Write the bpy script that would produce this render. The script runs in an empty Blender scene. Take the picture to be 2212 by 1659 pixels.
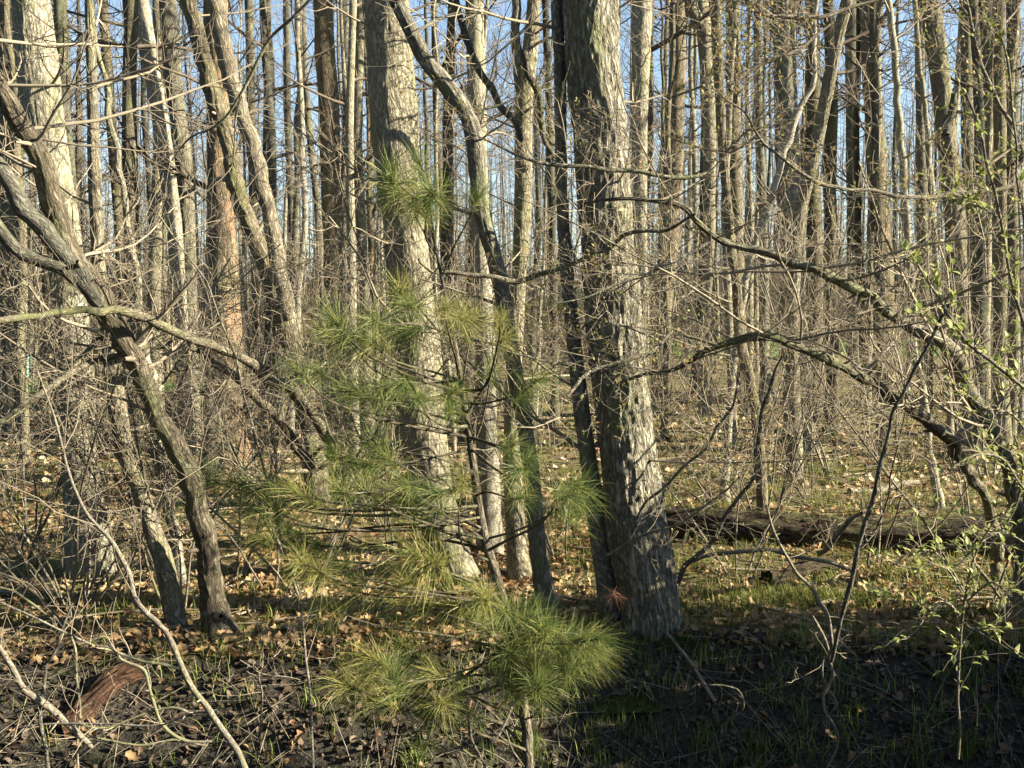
import bpy, math, numpy as np
from mathutils import Vector
sc = bpy.context.scene
col = sc.collection
R = math.radians

# ------------------------------------------------------------------ camera, sky, sun, exposure
CAM = np.array((0.0, 0.0, 1.95)); F = 2372.0; PITCH = math.atan((829.5 - 705) / F)
cam = bpy.data.cameras.new("camera"); co = bpy.data.objects.new("camera", cam); col.objects.link(co)
co.location = CAM; co.rotation_euler = (math.pi / 2 - PITCH, 0, 0)
cam.sensor_width = 36; cam.lens = 36 * F / 2212; cam.clip_end = 2000
sc.camera = co
SUN_AZ, SUN_EL = R(100), R(25)
w = bpy.data.worlds.new("World"); sc.world = w; w.use_nodes = True
wn = w.node_tree.nodes; bg = wn["Background"]
sky = wn.new("ShaderNodeTexSky"); sky.sky_type = 'NISHITA'; sky.sun_disc = False
sky.sun_elevation = SUN_EL; sky.sun_rotation = SUN_AZ; sky.air_density = 1.0; sky.dust_density = 0.2; sky.ozone_density = 1.0
w.node_tree.links.new(sky.outputs[0], bg.inputs[0]); bg.inputs[1].default_value = 0.05
sl = bpy.data.lights.new("sun", 'SUN'); so = bpy.data.objects.new("sun", sl); col.objects.link(so)
sd = Vector((math.sin(SUN_AZ) * math.cos(SUN_EL), math.cos(SUN_AZ) * math.cos(SUN_EL), math.sin(SUN_EL)))
so.rotation_euler = sd.to_track_quat('Z', 'Y').to_euler(); so.location = (30, -8, 20)
sl.energy = 5.0; sl.angle = R(0.5); sl.color = (1.0, 0.90, 0.68)
sc.view_settings.view_transform = 'Standard'; sc.view_settings.look = 'None'
sc.view_settings.exposure = 2.36; sc.view_settings.gamma = 1; sc.view_settings.use_curve_mapping = False
sc.cycles.max_bounces = 4; sc.cycles.diffuse_bounces = 1; sc.cycles.glossy_bounces = 2
sc.cycles.transmission_bounces = 2; sc.cycles.transparent_max_bounces = 4

# ------------------------------------------------------------------ terrain and pixel geometry
def sst(a, b, x):
    t = np.clip((np.asarray(x, float) - a) / (b - a), 0, 1); return t * t * (3 - 2 * t)
def hash3(ix, iy, iz):
    h = (ix * 374761393 + iy * 668265263 + iz * 2147483647 + 1274126177) & 0xFFFFFFFF
    h = ((h ^ (h >> 13)) * 1103515245) & 0xFFFFFFFF
    h = ((h ^ (h >> 16)) * 2654435761) & 0xFFFFFFFF
    return ((h >> 8) & 0xFFFF) / 65535.0
def vnoise(x, y, z):
    x = np.asarray(x, float) + 1000; y = np.asarray(y, float) + 1000; z = np.asarray(z, float) + 1000
    ix = np.floor(x).astype(np.int64); iy = np.floor(y).astype(np.int64); iz = np.floor(z).astype(np.int64)
    fx = x - ix; fy = y - iy; fz = z - iz
    fx = fx * fx * (3 - 2 * fx); fy = fy * fy * (3 - 2 * fy); fz = fz * fz * (3 - 2 * fz)
    r = 0
    for a in (0, 1):
        for b in (0, 1):
            for c in (0, 1):
                r = r + hash3(ix + a, iy + b, iz + c) * (fx if a else 1 - fx) * (fy if b else 1 - fy) * (fz if c else 1 - fz)
    return r
def edge_y(x):
    return 6.75 + 0.22 * np.sin(x * 0.9 + 0.6) + 0.12 * np.sin(x * 2.3)
def gz(x, y):
    x = np.asarray(x, float); y = np.asarray(y, float)
    e = edge_y(x)
    z = -1.0 * sst(e + 0.12, e - 2.0, y)                       # bank down to the ditch
    z = z + 1.3 * sst(3.4, 1.2, y)                             # up to the roadside where the camera stands
    far = np.clip(y - 25, 0, 70)
    z = z + 11 * sst(95, 230, y)
    z = z + far * (0.004 + 0.018 * sst(-4, 14, x))
    z = z + 0.10 * (vnoise(x * 0.35, y * 0.35, 0) - 0.5) * sst(6.8, 8.5, y)
    z = z + 0.05 * (vnoise(x * 1.3, y * 1.3, 5) - 0.5) + 0.03 * (vnoise(x * 4, y * 4, 9) - 0.5)
    return z
def ray(u, v):
    xc = (u - 1106) / F; yc = -(v - 829.5) / F
    c, s = math.cos(PITCH), math.sin(PITCH)
    return np.array((xc, c + yc * s, -s + yc * c))
def at(u, v, Y):
    d = ray(u, v); return CAM + d * (Y / d[1])
def ground_hit(u, v):
    d = ray(u, v)
    ys = np.arange(2.5, 140, 0.03); P = CAM[None] + d[None] * (ys / d[1])[:, None]
    below = P[:, 2] < gz(P[:, 0], P[:, 1])
    return ys[np.argmax(below)] if below.any() else 120.0

# ------------------------------------------------------------------ mesh building
class Geo:
    def __init__(s): s.v = []; s.q = []; s.t = []; s.bark = []; s.rnd = []; s.n = 0
    def add(s, v, quads=None, tris=None, bark=None, rnd=None):
        v = np.asarray(v, np.float32).reshape(-1, 3)
        if quads is not None and len(quads): s.q.append(np.asarray(quads, np.int32).reshape(-1, 4) + s.n)
        if tris is not None and len(tris): s.t.append(np.asarray(tris, np.int32).reshape(-1, 3) + s.n)
        s.v.append(v)
        s.bark.append(np.zeros_like(v) if bark is None else np.asarray(bark, np.float32).reshape(-1, 3))
        s.rnd.append(np.zeros(len(v), np.float32) if rnd is None else np.broadcast_to(np.asarray(rnd, np.float32), (len(v),)))
        s.n += len(v)
    def mesh(s, name, mat, smooth=True):
        me = bpy.data.meshes.new(name)
        v = np.concatenate(s.v)
        q = np.concatenate(s.q) if s.q else np.zeros((0, 4), np.int32)
        t = np.concatenate(s.t) if s.t else np.zeros((0, 3), np.int32)
        me.vertices.add(len(v)); me.vertices.foreach_set("co", v.ravel())
        nl = q.size + t.size; npoly = len(q) + len(t)
        me.loops.add(nl); me.polygons.add(npoly)
        me.loops.foreach_set("vertex_index", np.concatenate((q.ravel(), t.ravel())).astype(np.int32))
        ls = np.concatenate((np.arange(len(q)) * 4, q.size + np.arange(len(t)) * 3)).astype(np.int32)
        me.polygons.foreach_set("loop_start", ls)
        if smooth: me.polygons.foreach_set("use_smooth", np.ones(npoly, bool))
        a = me.attributes.new("bark", 'FLOAT_VECTOR', 'POINT'); a.data.foreach_set("vector", np.concatenate(s.bark).ravel())
        a = me.attributes.new("rnd", 'FLOAT', 'POINT'); a.data.foreach_set("value", np.concatenate(s.rnd))
        me.update(); me.validate(); me.materials.append(mat)
        return me
    def build(s, name, mat, parent=None, smooth=True, kind=None):
        o = bpy.data.objects.new(name, s.mesh(name, mat, smooth)); col.objects.link(o)
        if parent is not None: o.parent = parent
        if kind: o["kind"] = kind
        return o
def frames(P):
    T = np.gradient(P, axis=1); T /= np.linalg.norm(T, axis=2, keepdims=True) + 1e-9
    m = np.abs(T.mean(axis=1)); ref = np.zeros_like(m); ref[np.arange(len(m)), m.argmin(axis=1)] = 1
    n1 = np.cross(T, ref[:, None, :]); n1 /= np.linalg.norm(n1, axis=2, keepdims=True) + 1e-9
    return T, n1, np.cross(T, n1)
def tubes(G, P, Rd, K, rnd, cap=False):
    """P [B,N,3], Rd [B,N]: B tubes of N rings with K sides, all into one Geo."""
    P = np.asarray(P, float); Rd = np.asarray(Rd, float); B, N, _ = P.shape
    T, n1, n2 = frames(P)
    th = np.arange(K) * 2 * np.pi / K; c, s_ = np.cos(th), np.sin(th)
    off = n1[:, :, None, :] * c[None, None, :, None] + n2[:, :, None, :] * s_[None, None, :, None]
    V = P[:, :, None, :] + off * Rd[:, :, None, None]
    S = np.concatenate((np.zeros((B, 1)), np.cumsum(np.linalg.norm(np.diff(P, axis=1), axis=2), axis=1)), axis=1)
    rm = Rd.max(axis=1)
    bk = np.empty((B, N, K, 3)); o = np.asarray(rnd, float).reshape(B) * 37
    bk[..., 0] = rm[:, None, None] * c + o[:, None, None]; bk[..., 1] = rm[:, None, None] * s_; bk[..., 2] = S[:, :, None]
    i = np.arange(N - 1)[:, None] * K; j = np.arange(K)[None]; j2 = (j + 1) % K
    f = np.stack((i + j, i + j2, i + K + j2, i + K + j), -1).reshape(-1, 4)
    f = (f[None] + (np.arange(B) * N * K)[:, None, None]).reshape(-1, 4)
    G.add(V, quads=f, bark=bk, rnd=np.repeat(np.asarray(rnd, float).reshape(B), N * K))
class Tubes:
    def __init__(s): s.d = {}
    def add(s, P, Rd, K, rnd): s.d.setdefault((len(P), K), []).append((P, Rd, rnd))
    def geo(s):
        G = Geo()
        for (N, K), L in s.d.items():
            tubes(G, np.array([a[0] for a in L]), np.array([a[1] for a in L]), K, np.array([a[2] for a in L]))
        return G
    def empty(s): return not s.d
def spline(P, n):
    P = np.asarray(P, float); m = len(P)
    Q = np.vstack((2 * P[0] - P[1], P, 2 * P[-1] - P[-2]))
    d = np.concatenate(([0], np.cumsum(np.linalg.norm(np.diff(P[:, :3], axis=0), axis=1))))
    s = np.linspace(0, d[-1], n); k = np.clip(np.searchsorted(d, s, side='right') - 1, 0, m - 2)
    t = ((s - d[k]) / (d[k + 1] - d[k] + 1e-9))[:, None]
    a, b, c, e = Q[k], Q[k + 1], Q[k + 2], Q[k + 3]
    return 0.5 * ((2 * b) + (c - a) * t + (2 * a - 5 * b + 4 * c - e) * t ** 2 + (3 * b - a - 3 * c + e) * t ** 3)
def kinky(S, g):
    """Natural limbs: small bends at the nodes, swellings where twigs broke off, an uneven taper."""
    n = len(S); s = np.concatenate(([0], np.cumsum(np.linalg.norm(np.diff(S[:, :3], axis=0), axis=1))))
    kn = np.arange(0, s[-1] + .25, .13); off = g.normal(size=(len(kn), 3)); rr = S[:, 3:4].copy()
    for k in range(3): S[:, k] += np.interp(s, kn, off[:, k]) * np.minimum(rr[:, 0] * .4 + .002, .011)
    kr = np.arange(0, s[-1] + .1, .05); S[:, 3] *= np.interp(s, kr, 1 + .13 * np.abs(g.normal(size=len(kr))) - .06)
    return S
def stubs(T, P, Rr, g, n):
    for k in g.integers(2, len(P) - 2, n):
        d = unit(P[k + 1] - P[k - 1]); pr = g.normal(size=3); pr = unit(pr - d * pr.dot(d)); e = unit(pr + d * g.uniform(-.2, .8)); L = Rr[k] * g.uniform(1.6, 4.5) + .008
        T.add(P[k] + e * np.linspace(0, L, 4)[:, None], Rr[k] * np.array((.6, .42, .34, .2)) * g.uniform(.5, 1), 6, g.random())
def unit(v): return v / (np.linalg.norm(v) + 1e-9)
def grow(T, g, p, d, L, r, lvl, prm):
    """A branch with its side twigs, added to the tube batch T."""
    N = prm['N'][lvl]; wv = prm['w'][lvl]
    dd = d + np.cumsum(g.normal(size=(N - 1, 3)), axis=0) * wv
    dd[:, 2] += np.linspace(0, prm['up'][lvl], N - 1)
    dd /= np.linalg.norm(dd, axis=1, keepdims=True)
    P = np.vstack((p, p + np.cumsum(dd, axis=0) * (L / (N - 1))))
    Rd = np.maximum(r * np.linspace(1, prm['tip'], N), prm['rmin'])
    T.add(P, Rd, prm['K'][lvl], g.random())
    if lvl + 1 >= len(prm['N']): return
    n = max(0, int(prm['n'][lvl] * L / prm['L0'][lvl] * g.uniform(.7, 1.3) + .5))
    for t in g.uniform(prm.get('t0', .2), 1.0, n):
        x = t * (N - 1); k = min(int(x), N - 2); f = x - k
        q = P[k] * (1 - f) + P[k + 1] * f; dp = dd[min(k, N - 2)]
        pr = g.normal(size=3); pr[2] += prm['pup']; pr = unit(pr - dp * pr.dot(dp))
        a = g.uniform(.5, 1.15)
        grow(T, g, q, dp * math.cos(a) + pr * math.sin(a), L * prm['ratio'] * g.uniform(.5, 1.2) * (1.15 - .6 * t),
             max(Rd[k] * .6, prm['rmin']), lvl + 1, prm)

def tag(o, label, cat, group=None):
    o["label"] = label; o["category"] = cat
    if group: o["group"] = group
    return o
def thing(name, label, cat, loc=(0, 0, 0), group=None):
    o = bpy.data.objects.new(name, None); col.objects.link(o); o.location = loc; o.empty_display_size = .2
    return tag(o, label, cat, group)
def copy_tree(o, parent=None):
    c = o.copy(); col.objects.link(c)
    if parent is not None: c.parent = parent
    for ch in o.children: copy_tree(ch, c)
    return c

# ------------------------------------------------------------------ materials
class NT:
    def __init__(s, name):
        s.m = bpy.data.materials.new(name); s.m.use_nodes = True; s.t = s.m.node_tree; s.t.nodes.clear()
        s.out = s.n("ShaderNodeOutputMaterial")
    def n(s, typ, **k):
        o = s.t.nodes.new(typ)
        for a, b in k.items(): setattr(o, a, b)
        return o
    def l(s, a, b): s.t.links.new(a, b)
    def attr(s, name): return s.n("ShaderNodeAttribute", attribute_name=name)
    def mapping(s, vec, sc_):
        m = s.n("ShaderNodeMapping"); m.inputs['Scale'].default_value = sc_; s.l(vec, m.inputs[0]); return m.outputs[0]
    def noise(s, vec, scale=1, detail=3, rough=.55):
        o = s.n("ShaderNodeTexNoise"); o.inputs['Scale'].default_value = scale; o.inputs['Detail'].default_value = detail
        o.inputs['Roughness'].default_value = rough
        if vec is not None: s.l(vec, o.inputs['Vector'])
        return o.outputs[0]
    def ramp(s, fac, stops):
        o = s.n("ShaderNodeValToRGB"); e = o.color_ramp.elements
        while len(e) < len(stops): e.new(.5)
        for el, (p, c) in zip(e, stops):
            el.position = p; el.color = (*c, 1) if not isinstance(c, (int, float)) else (c, c, c, 1)
        s.l(fac, o.inputs[0]); return o.outputs[0]
    def mix(s, fac, a, b, mode='MIX'):
        o = s.n("ShaderNodeMix", data_type='RGBA', blend_type=mode)
        for k, x in ((0, fac), (6, a), (7, b)):
            if isinstance(x, (int, float)): o.inputs[k].default_value = x
            elif isinstance(x, tuple): o.inputs[k].default_value = (*x, 1)
            else: s.l(x, o.inputs[k])
        return o.outputs[2]
    def math(s, op, a, b=0.0):
        o = s.n("ShaderNodeMath", operation=op)
        for k, x in ((0, a), (1, b)):
            if isinstance(x, (int, float)): o.inputs[k].default_value = x
            else: s.l(x, o.inputs[k])
        return o.outputs[0]
    def bump(s, h, dist, strength=1.0):
        o = s.n("ShaderNodeBump"); o.inputs['Distance'].default_value = dist; o.inputs['Strength'].default_value = strength
        s.l(h, o.inputs['Height']); return o.outputs[0]
    def surf(s, color, rough=.9, normal=None, transl=0.0):
        b = s.n("ShaderNodeBsdfPrincipled"); b.inputs['Roughness'].default_value = rough
        b.inputs['Specular IOR Level'].default_value = .2
        if isinstance(color, tuple): b.inputs[0].default_value = (*color, 1)
        else: s.l(color, b.inputs[0])
        if normal is not None: s.l(normal, b.inputs['Normal'])
        o = b.outputs[0]
        if transl:
            t = s.n("ShaderNodeBsdfTranslucent")
            if isinstance(color, tuple): t.inputs[0].default_value = (*color, 1)
            else: s.l(color, t.inputs[0])
            m = s.n("ShaderNodeMixShader"); m.inputs[0].default_value = transl
            s.l(o, m.inputs[1]); s.l(t.outputs[0], m.inputs[2]); o = m.outputs[0]
        s.l(o, s.out.inputs[0]); return s.m

def bark_mat(name, dark, light, furrow=40, stretch=.16, relief=.006, red=0.0, lent=0.0, moss=0.0, lichen=.35):
    dark, light = tuple(x * .66 for x in dark), tuple(x * .68 for x in light)
    N = NT(name); b = N.attr("bark").outputs['Vector']; oi = N.n("ShaderNodeObjectInfo")
    sep = N.n("ShaderNodeSeparateXYZ"); N.l(b, sep.inputs[0])
    warp = N.noise(N.mapping(b, (9, 9, 5)), 1, 2)
    vm = N.n("ShaderNodeVectorMath", operation='MULTIPLY_ADD'); N.l(warp, vm.inputs[0]); vm.inputs[1].default_value = (.05, .05, .10); N.l(b, vm.inputs[2])
    bw = vm.outputs[0]
    n1 = N.noise(N.mapping(bw, (furrow, furrow, furrow * stretch * 1.7)), 1, 4, .6)
    ridge = N.math('ABSOLUTE', N.math('SUBTRACT', n1, .5)); ridge = N.math('MINIMUM', N.math('MULTIPLY', ridge, 7), 1.0)
    n2 = N.noise(N.mapping(b, (7, 7, 3)), 1, 4, .65)
    fine = N.noise(N.mapping(b, (furrow * 3, furrow * 3, furrow)), 1, 3, .6)
    c = N.ramp(n2, [(.3, dark), (.68, light)])
    c = N.mix(.45, c, N.ramp(fine, [(.3, tuple(x * .62 for x in dark)), (.7, tuple(min(1, x * 1.12) for x in light))]))
    c = N.mix(N.math('MULTIPLY', N.math('SUBTRACT', 1.0, ridge), .85), c, tuple(x * .30 for x in dark))      # crack shade put into the bark colour
    if lichen:
        c = N.mix(N.math('MULTIPLY', N.ramp(N.noise(N.mapping(b, (5, 5, 1.6)), 1, 3, .6), [(.5, 0), (.68, 1)]), .5), c, (.15, .165, .06))        # green algae
        lm = N.ramp(N.noise(N.mapping(b, (16, 16, 10)), 1, 5, .7), [(.56, 0), (.66, 1)])
        c = N.mix(N.math('MULTIPLY', lm, lichen), c, (.29, .295, .22))
    if lent:
        ln = N.noise(N.mapping(b, (14, 14, 120)), 1, 2, .5)
        c = N.mix(N.math('MULTIPLY', N.ramp(ln, [(.56, 0), (.66, 1)]), lent), c, tuple(x * .45 for x in dark))
    if red:
        rm = N.ramp(N.noise(N.mapping(b, (7, 7, 1.3)), 1, 3, .6), [(.62 - red * .12, 0), (.68 - red * .12, 1)])
        c = N.mix(rm, c, N.mix(fine, (.15, .08, .045), (.32, .21, .125)))
    if moss:
        h = N.math('SUBTRACT', moss, sep.outputs[2]); h = N.math('ADD', N.math('MULTIPLY', h, 1.4), N.math('MULTIPLY', N.math('SUBTRACT', n2, .5), 1.6))
        h = N.ramp(h, [(.15, 0), (.5, 1)])
        c = N.mix(h, c, N.mix(fine, (.05, .07, .012), (.21, .22, .05)))
    hs = N.n("ShaderNodeHueSaturation"); N.l(c, hs.inputs['Color'])
    N.l(N.math('ADD', N.math('MULTIPLY', oi.outputs['Random'], .3), .85), hs.inputs['Value'])
    N.l(N.math('ADD', N.math('MULTIPLY', oi.outputs['Random'], -.3), 1.1), hs.inputs['Saturation'])
    h = N.math('ADD', ridge, N.math('MULTIPLY', fine, .35))
    return N.surf(hs.outputs[0], .92, N.bump(h, relief))
PALE = bark_mat("bark_pale", (.35, .31, .22), (.60, .545, .41), 34, .2, .005, lent=.5)
SMOOTH = bark_mat("bark_smooth", (.37, .33, .245), (.62, .565, .43), 60, .5, .0015, lent=.75)
OAK = bark_mat("bark_furrowed", (.24, .20, .135), (.43, .375, .265), 42, .16, .008)
OAKB = bark_mat("bark_deep_furrowed", (.22, .20, .155), (.57, .525, .41), 30, .14, .014, lichen=.25)
GREY = bark_mat("bark_grey", (.21, .195, .155), (.38, .35, .275), 38, .2, .006)
GREYD = bark_mat("bark_brown_shade", (.11, .09, .06), (.25, .205, .14), 38, .16, .008, lichen=.2)  # dark brown bark; carries the shade of the forked leaning trunk
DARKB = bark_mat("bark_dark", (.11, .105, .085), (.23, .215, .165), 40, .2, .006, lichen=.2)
REDB = bark_mat("bark_peeling", (.22, .155, .095), (.40, .31, .205), 36, .14, .008, red=.5)
REDL = bark_mat("bark_part_peeled", (.23, .18, .115), (.42, .355, .245), 36, .14, .008, red=.2)
MOSSB = bark_mat("bark_mossy_base", (.25, .21, .15), (.44, .39, .29), 40, .15, .008, red=.1, moss=.7)
LIMB = bark_mat("bark_limb", (.20, .175, .125), (.39, .35, .26), 50, .3, .004, lichen=.4)
STEM = bark_mat("bark_stem", (.22, .185, .14), (.40, .35, .275), 90, .3, .001, lichen=.3)
DEAD = bark_mat("wood_dead", (.075, .04, .025), (.20, .11, .065), 34, .1, .012, red=.2, lichen=0)
LOGM = bark_mat("wood_rotten", (.055, .05, .03), (.15, .105, .07), 26, .08, .014, red=-.1, lichen=.1)
def twig_mat(name, a, b):
    a, b = tuple(x * .62 for x in a), tuple(x * .72 for x in b)
    N = NT(name); r = N.attr("rnd").outputs['Fac']; oi = N.n("ShaderNodeObjectInfo").outputs['Random']
    f = N.noise(N.mapping(N.attr("bark").outputs['Vector'], (60, 60, 14)), 1, 2)
    c = N.mix(N.math('MULTIPLY', N.math('ADD', r, f), .55), a, b)
    hs = N.n("ShaderNodeHueSaturation"); N.l(c, hs.inputs['Color']); N.l(N.math('ADD', N.math('MULTIPLY', oi, .3), .85), hs.inputs['Value'])
    return N.surf(hs.outputs[0], .8)
TWIG = twig_mat("twig_tan", (.13, .105, .075), (.40, .34, .25))
TWIGG = twig_mat("twig_grey", (.11, .10, .08), (.30, .27, .21))
TWIGD = twig_mat("twig_dark", (.035, .03, .024), (.15, .13, .10))  # darker twig tones
TWIGF = twig_mat("twig_far", (.05, .04, .03), (.19, .152, .112))  # far twigs darkened; the wood's shade is in their colour
def leaf_mat(name, stops, transl=.3, rough=.6):
    stops = [(p, tuple(x * .8 for x in c)) for p, c in stops]
    N = NT(name); r = N.attr("rnd").outputs['Fac']
    f = N.noise(N.n("ShaderNodeTexCoord").outputs['Object'], 30, 3)
    c = N.ramp(r, stops); c = N.mix(N.math('MULTIPLY', f, .5), c, N.mix(.5, c, (.1, .06, .03)))
    return N.surf(c, rough, None, transl)
LITTER = leaf_mat("leaf_litter", [(0, (.09, .05, .03)), (.25, (.23, .13, .06)), (.55, (.40, .27, .14)), (.8, (.52, .40, .235)), (1, (.62, .53, .35))], .2)
SOILLEAF = leaf_mat("leaf_bank_dark", [(0, (.03, .026, .02)), (.5, (.08, .066, .05)), (.85, (.15, .11, .07)), (1, (.26, .14, .07))], .05)  # bank leaves, darker than the forest litter
NEEDLE = leaf_mat("pine_needle", [(0, (.03, .075, .022)), (.4, (.09, .15, .036)), (.75, (.27, .31, .085)), (1, (.46, .43, .17))], .4, .45)
NEEDLEY = leaf_mat("pine_needle_yellow", [(0, (.09, .13, .03)), (.4, (.22, .24, .06)), (.8, (.42, .40, .14)), (1, (.54, .46, .21))], .4, .45)
NEEDLER = leaf_mat("pine_needle_dead", [(0, (.12, .05, .035)), (.6, (.30, .14, .10)), (1, (.42, .27, .19))], .3)
GRASS = leaf_mat("grass_blade", [(0, (.05, .085, .012)), (.5, (.13, .18, .03)), (.85, (.26, .26, .07)), (1, (.42, .35, .16))], .35)
GRASSD = leaf_mat("grass_shade", [(0, (.07, .12, .022)), (.6, (.19, .28, .055)), (1, (.42, .45, .13))], .35)
BUSHLEAF = leaf_mat("bush_leaf", [(0, (.18, .25, .06)), (.6, (.38, .42, .14)), (1, (.55, .55, .26))], .4, .5)
BUSHDARK = leaf_mat("bush_leaf_dark", [(0, (.02, .045, .012)), (1, (.06, .09, .025))], .15, .5)
MOSS = leaf_mat("moss", [(0, (.02, .04, .006)), (1, (.10, .13, .02))], .2)
def ground_mat():
    N = NT("forest_ground"); g = N.n("ShaderNodeTexCoord").outputs['Object']; z = N.attr("rnd").outputs['Fac']
    n1 = N.noise(g, 14, 6, .7); n2 = N.noise(g, 1.6, 4, .6); n3 = N.noise(g, 45, 3, .6)
    lit = N.ramp(n1, [(.3, (.04, .024, .014)), (.48, (.12, .085, .045)), (.62, (.21, .16, .09)), (.75, (.30, .245, .15))])
    lit = N.mix(N.ramp(n2, [(.42, 0), (.62, .75)]), lit, N.mix(n3, (.05, .07, .015), (.19, .2, .06)))
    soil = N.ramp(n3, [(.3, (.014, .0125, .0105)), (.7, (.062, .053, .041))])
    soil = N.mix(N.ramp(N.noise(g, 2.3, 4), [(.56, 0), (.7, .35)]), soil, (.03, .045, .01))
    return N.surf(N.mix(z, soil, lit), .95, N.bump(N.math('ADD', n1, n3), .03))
GROUND = ground_mat()
def lawn_mat():
    N = NT("lawn_grass"); g = N.n("ShaderNodeTexCoord").outputs['Object']
    c = N.ramp(N.noise(g, 3, 5, .7), [(.3, (.06, .11, .02)), (.7, (.17, .24, .05))])
    return N.surf(c, .95, N.bump(N.noise(g, 40, 2), .03))
LAWN = lawn_mat()
def plain(name, c, rough=.6, var=.25):
    N = NT(name); n = N.noise(N.n("ShaderNodeTexCoord").outputs['Object'], 9, 4)
    return N.surf(N.ramp(n, [(.3, tuple(x * (1 - var) for x in c)), (.7, tuple(min(1, x * (1 + var)) for x in c))]), rough)

# ------------------------------------------------------------------ ground
def spaced(a, b, lo, hi, step, gr):
    xs = list(np.arange(lo, hi + 1e-6, step)); s = step
    while xs[-1] < b: s *= gr; xs.append(xs[-1] + s)
    s = step
    while xs[0] > a: s *= gr; xs.insert(0, xs[0] - s)
    return np.array(xs)
def grid(G, xs, ys, zf, rf):
    X, Y = np.meshgrid(xs, ys); Z = zf(X, Y); nx = len(xs)
    i = (np.arange(len(ys) - 1)[:, None] * nx + np.arange(nx - 1)[None]).ravel()
    G.add(np.stack((X, Y, Z), -1), quads=np.stack((i, i + 1, i + nx + 1, i + nx), -1), rnd=rf(X, Y).ravel())
G = Geo()
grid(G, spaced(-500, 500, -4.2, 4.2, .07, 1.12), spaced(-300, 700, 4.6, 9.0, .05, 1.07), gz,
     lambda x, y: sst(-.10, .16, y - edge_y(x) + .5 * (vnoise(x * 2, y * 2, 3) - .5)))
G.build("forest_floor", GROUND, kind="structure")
for x0, x1, y0, y1 in ((8, 60, 50, 72), (-17, -1, 31.5, 37)):
    G = Geo(); grid(G, np.linspace(x0, x1, 40), np.linspace(y0, y1, 16), lambda x, y: gz(x, y) + .05, lambda x, y: x * 0)
    G.build("lawn", LAWN, kind="structure")

# ------------------------------------------------------------------ trees traced from the photograph
PRM_NEAR = dict(N=(8, 6, 4), K=(5, 3, 3), w=(.10, .16, .2), up=(.25, .2, .2), tip=.35, rmin=.0016, n=(9, 5), L0=(1.2, .6), ratio=.5, pup=.2)
PRM_MID = dict(N=(8, 6, 4), K=(5, 3, 3), w=(.10, .15, .2), up=(.35, .25, .2), tip=.3, rmin=.003, n=(8, 5), L0=(1.5, .8), ratio=.48, pup=.3)
def furrowed(P, Rr, K, seed, amp, k, stretch, flare):
    """A trunk mesh with real bark ridges: rings P, radii Rr."""
    B = P[None]; T, n1, n2 = frames(B); N = len(P)
    th = np.arange(K) * 2 * np.pi / K; c, s_ = np.cos(th), np.sin(th)
    off = n1[0][:, None] * c[None, :, None] + n2[0][:, None] * s_[None, :, None]
    S = np.concatenate(([0], np.cumsum(np.linalg.norm(np.diff(P, axis=0), axis=1))))
    rm = np.median(Rr); x = rm * c[None] * np.ones((N, 1)); y = rm * s_[None] * np.ones((N, 1)); z = S[:, None] * np.ones((1, K))
    lump = 1 + .22 * (vnoise(x * 5 + seed, y * 5, z * 1.7) - .5) + .08 * (vnoise(x * 11 + seed, y * 11, z * 5) - .5)
    if flare:
        f = np.exp(-z / flare[1]); lob = .5 + .5 * np.cos(3 * th[None] + seed) * .6 + .3 * np.cos(5 * th[None] + 2 * seed)
        lump = lump + f * flare[0] * (.6 + .7 * lob)
    d = 0
    if amp:
        wx = .02 * (vnoise(x * 12, y * 12, z * 6 + seed) - .5)
        n = .65 * vnoise((x + wx) * k + seed, y * k, z * k * stretch) + .35 * vnoise((x + wx) * k * 2.1, y * k * 2.1 + seed, z * k * stretch * 2.6)
        rd = np.minimum(np.abs(n - .5) * 6, 1.0)
        d = amp * (rd - .6) + amp * .5 * (vnoise(x * k * 3, y * k * 3, z * k) - .5)
    V = P[:, None] + off * (Rr[:, None] * lump + d)[:, :, None]
    G = Geo(); i = np.arange(N - 1)[:, None] * K; j = np.arange(K)[None]; j2 = (j + 1) % K
    f = np.stack((i + j, i + j2, i + K + j2, i + K + j), -1).reshape(-1, 4)
    G.add(V, quads=f, bark=np.stack((x + seed * 3.1, y, z), -1))
    return G
NT_COUNT = [0]
def trace(pts, Y0, Y1=None):
    """Image-measured centre line (top first) -> points from the base up, with radii, at their own distance."""
    pts = pts[::-1]; vb, vt = pts[0][1], pts[-1][1]; out = []
    for u, v, wd in pts:
        f = 0 if vb == vt else (vb - v) / (vb - vt)
        Y = Y0 + ((Y1 - Y0) * f if Y1 is not None else 0)
        p = at(u, v, Y); out.append((*p, wd * .5 / F * np.linalg.norm(p - CAM) * .985))
    return np.array(out)
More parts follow.
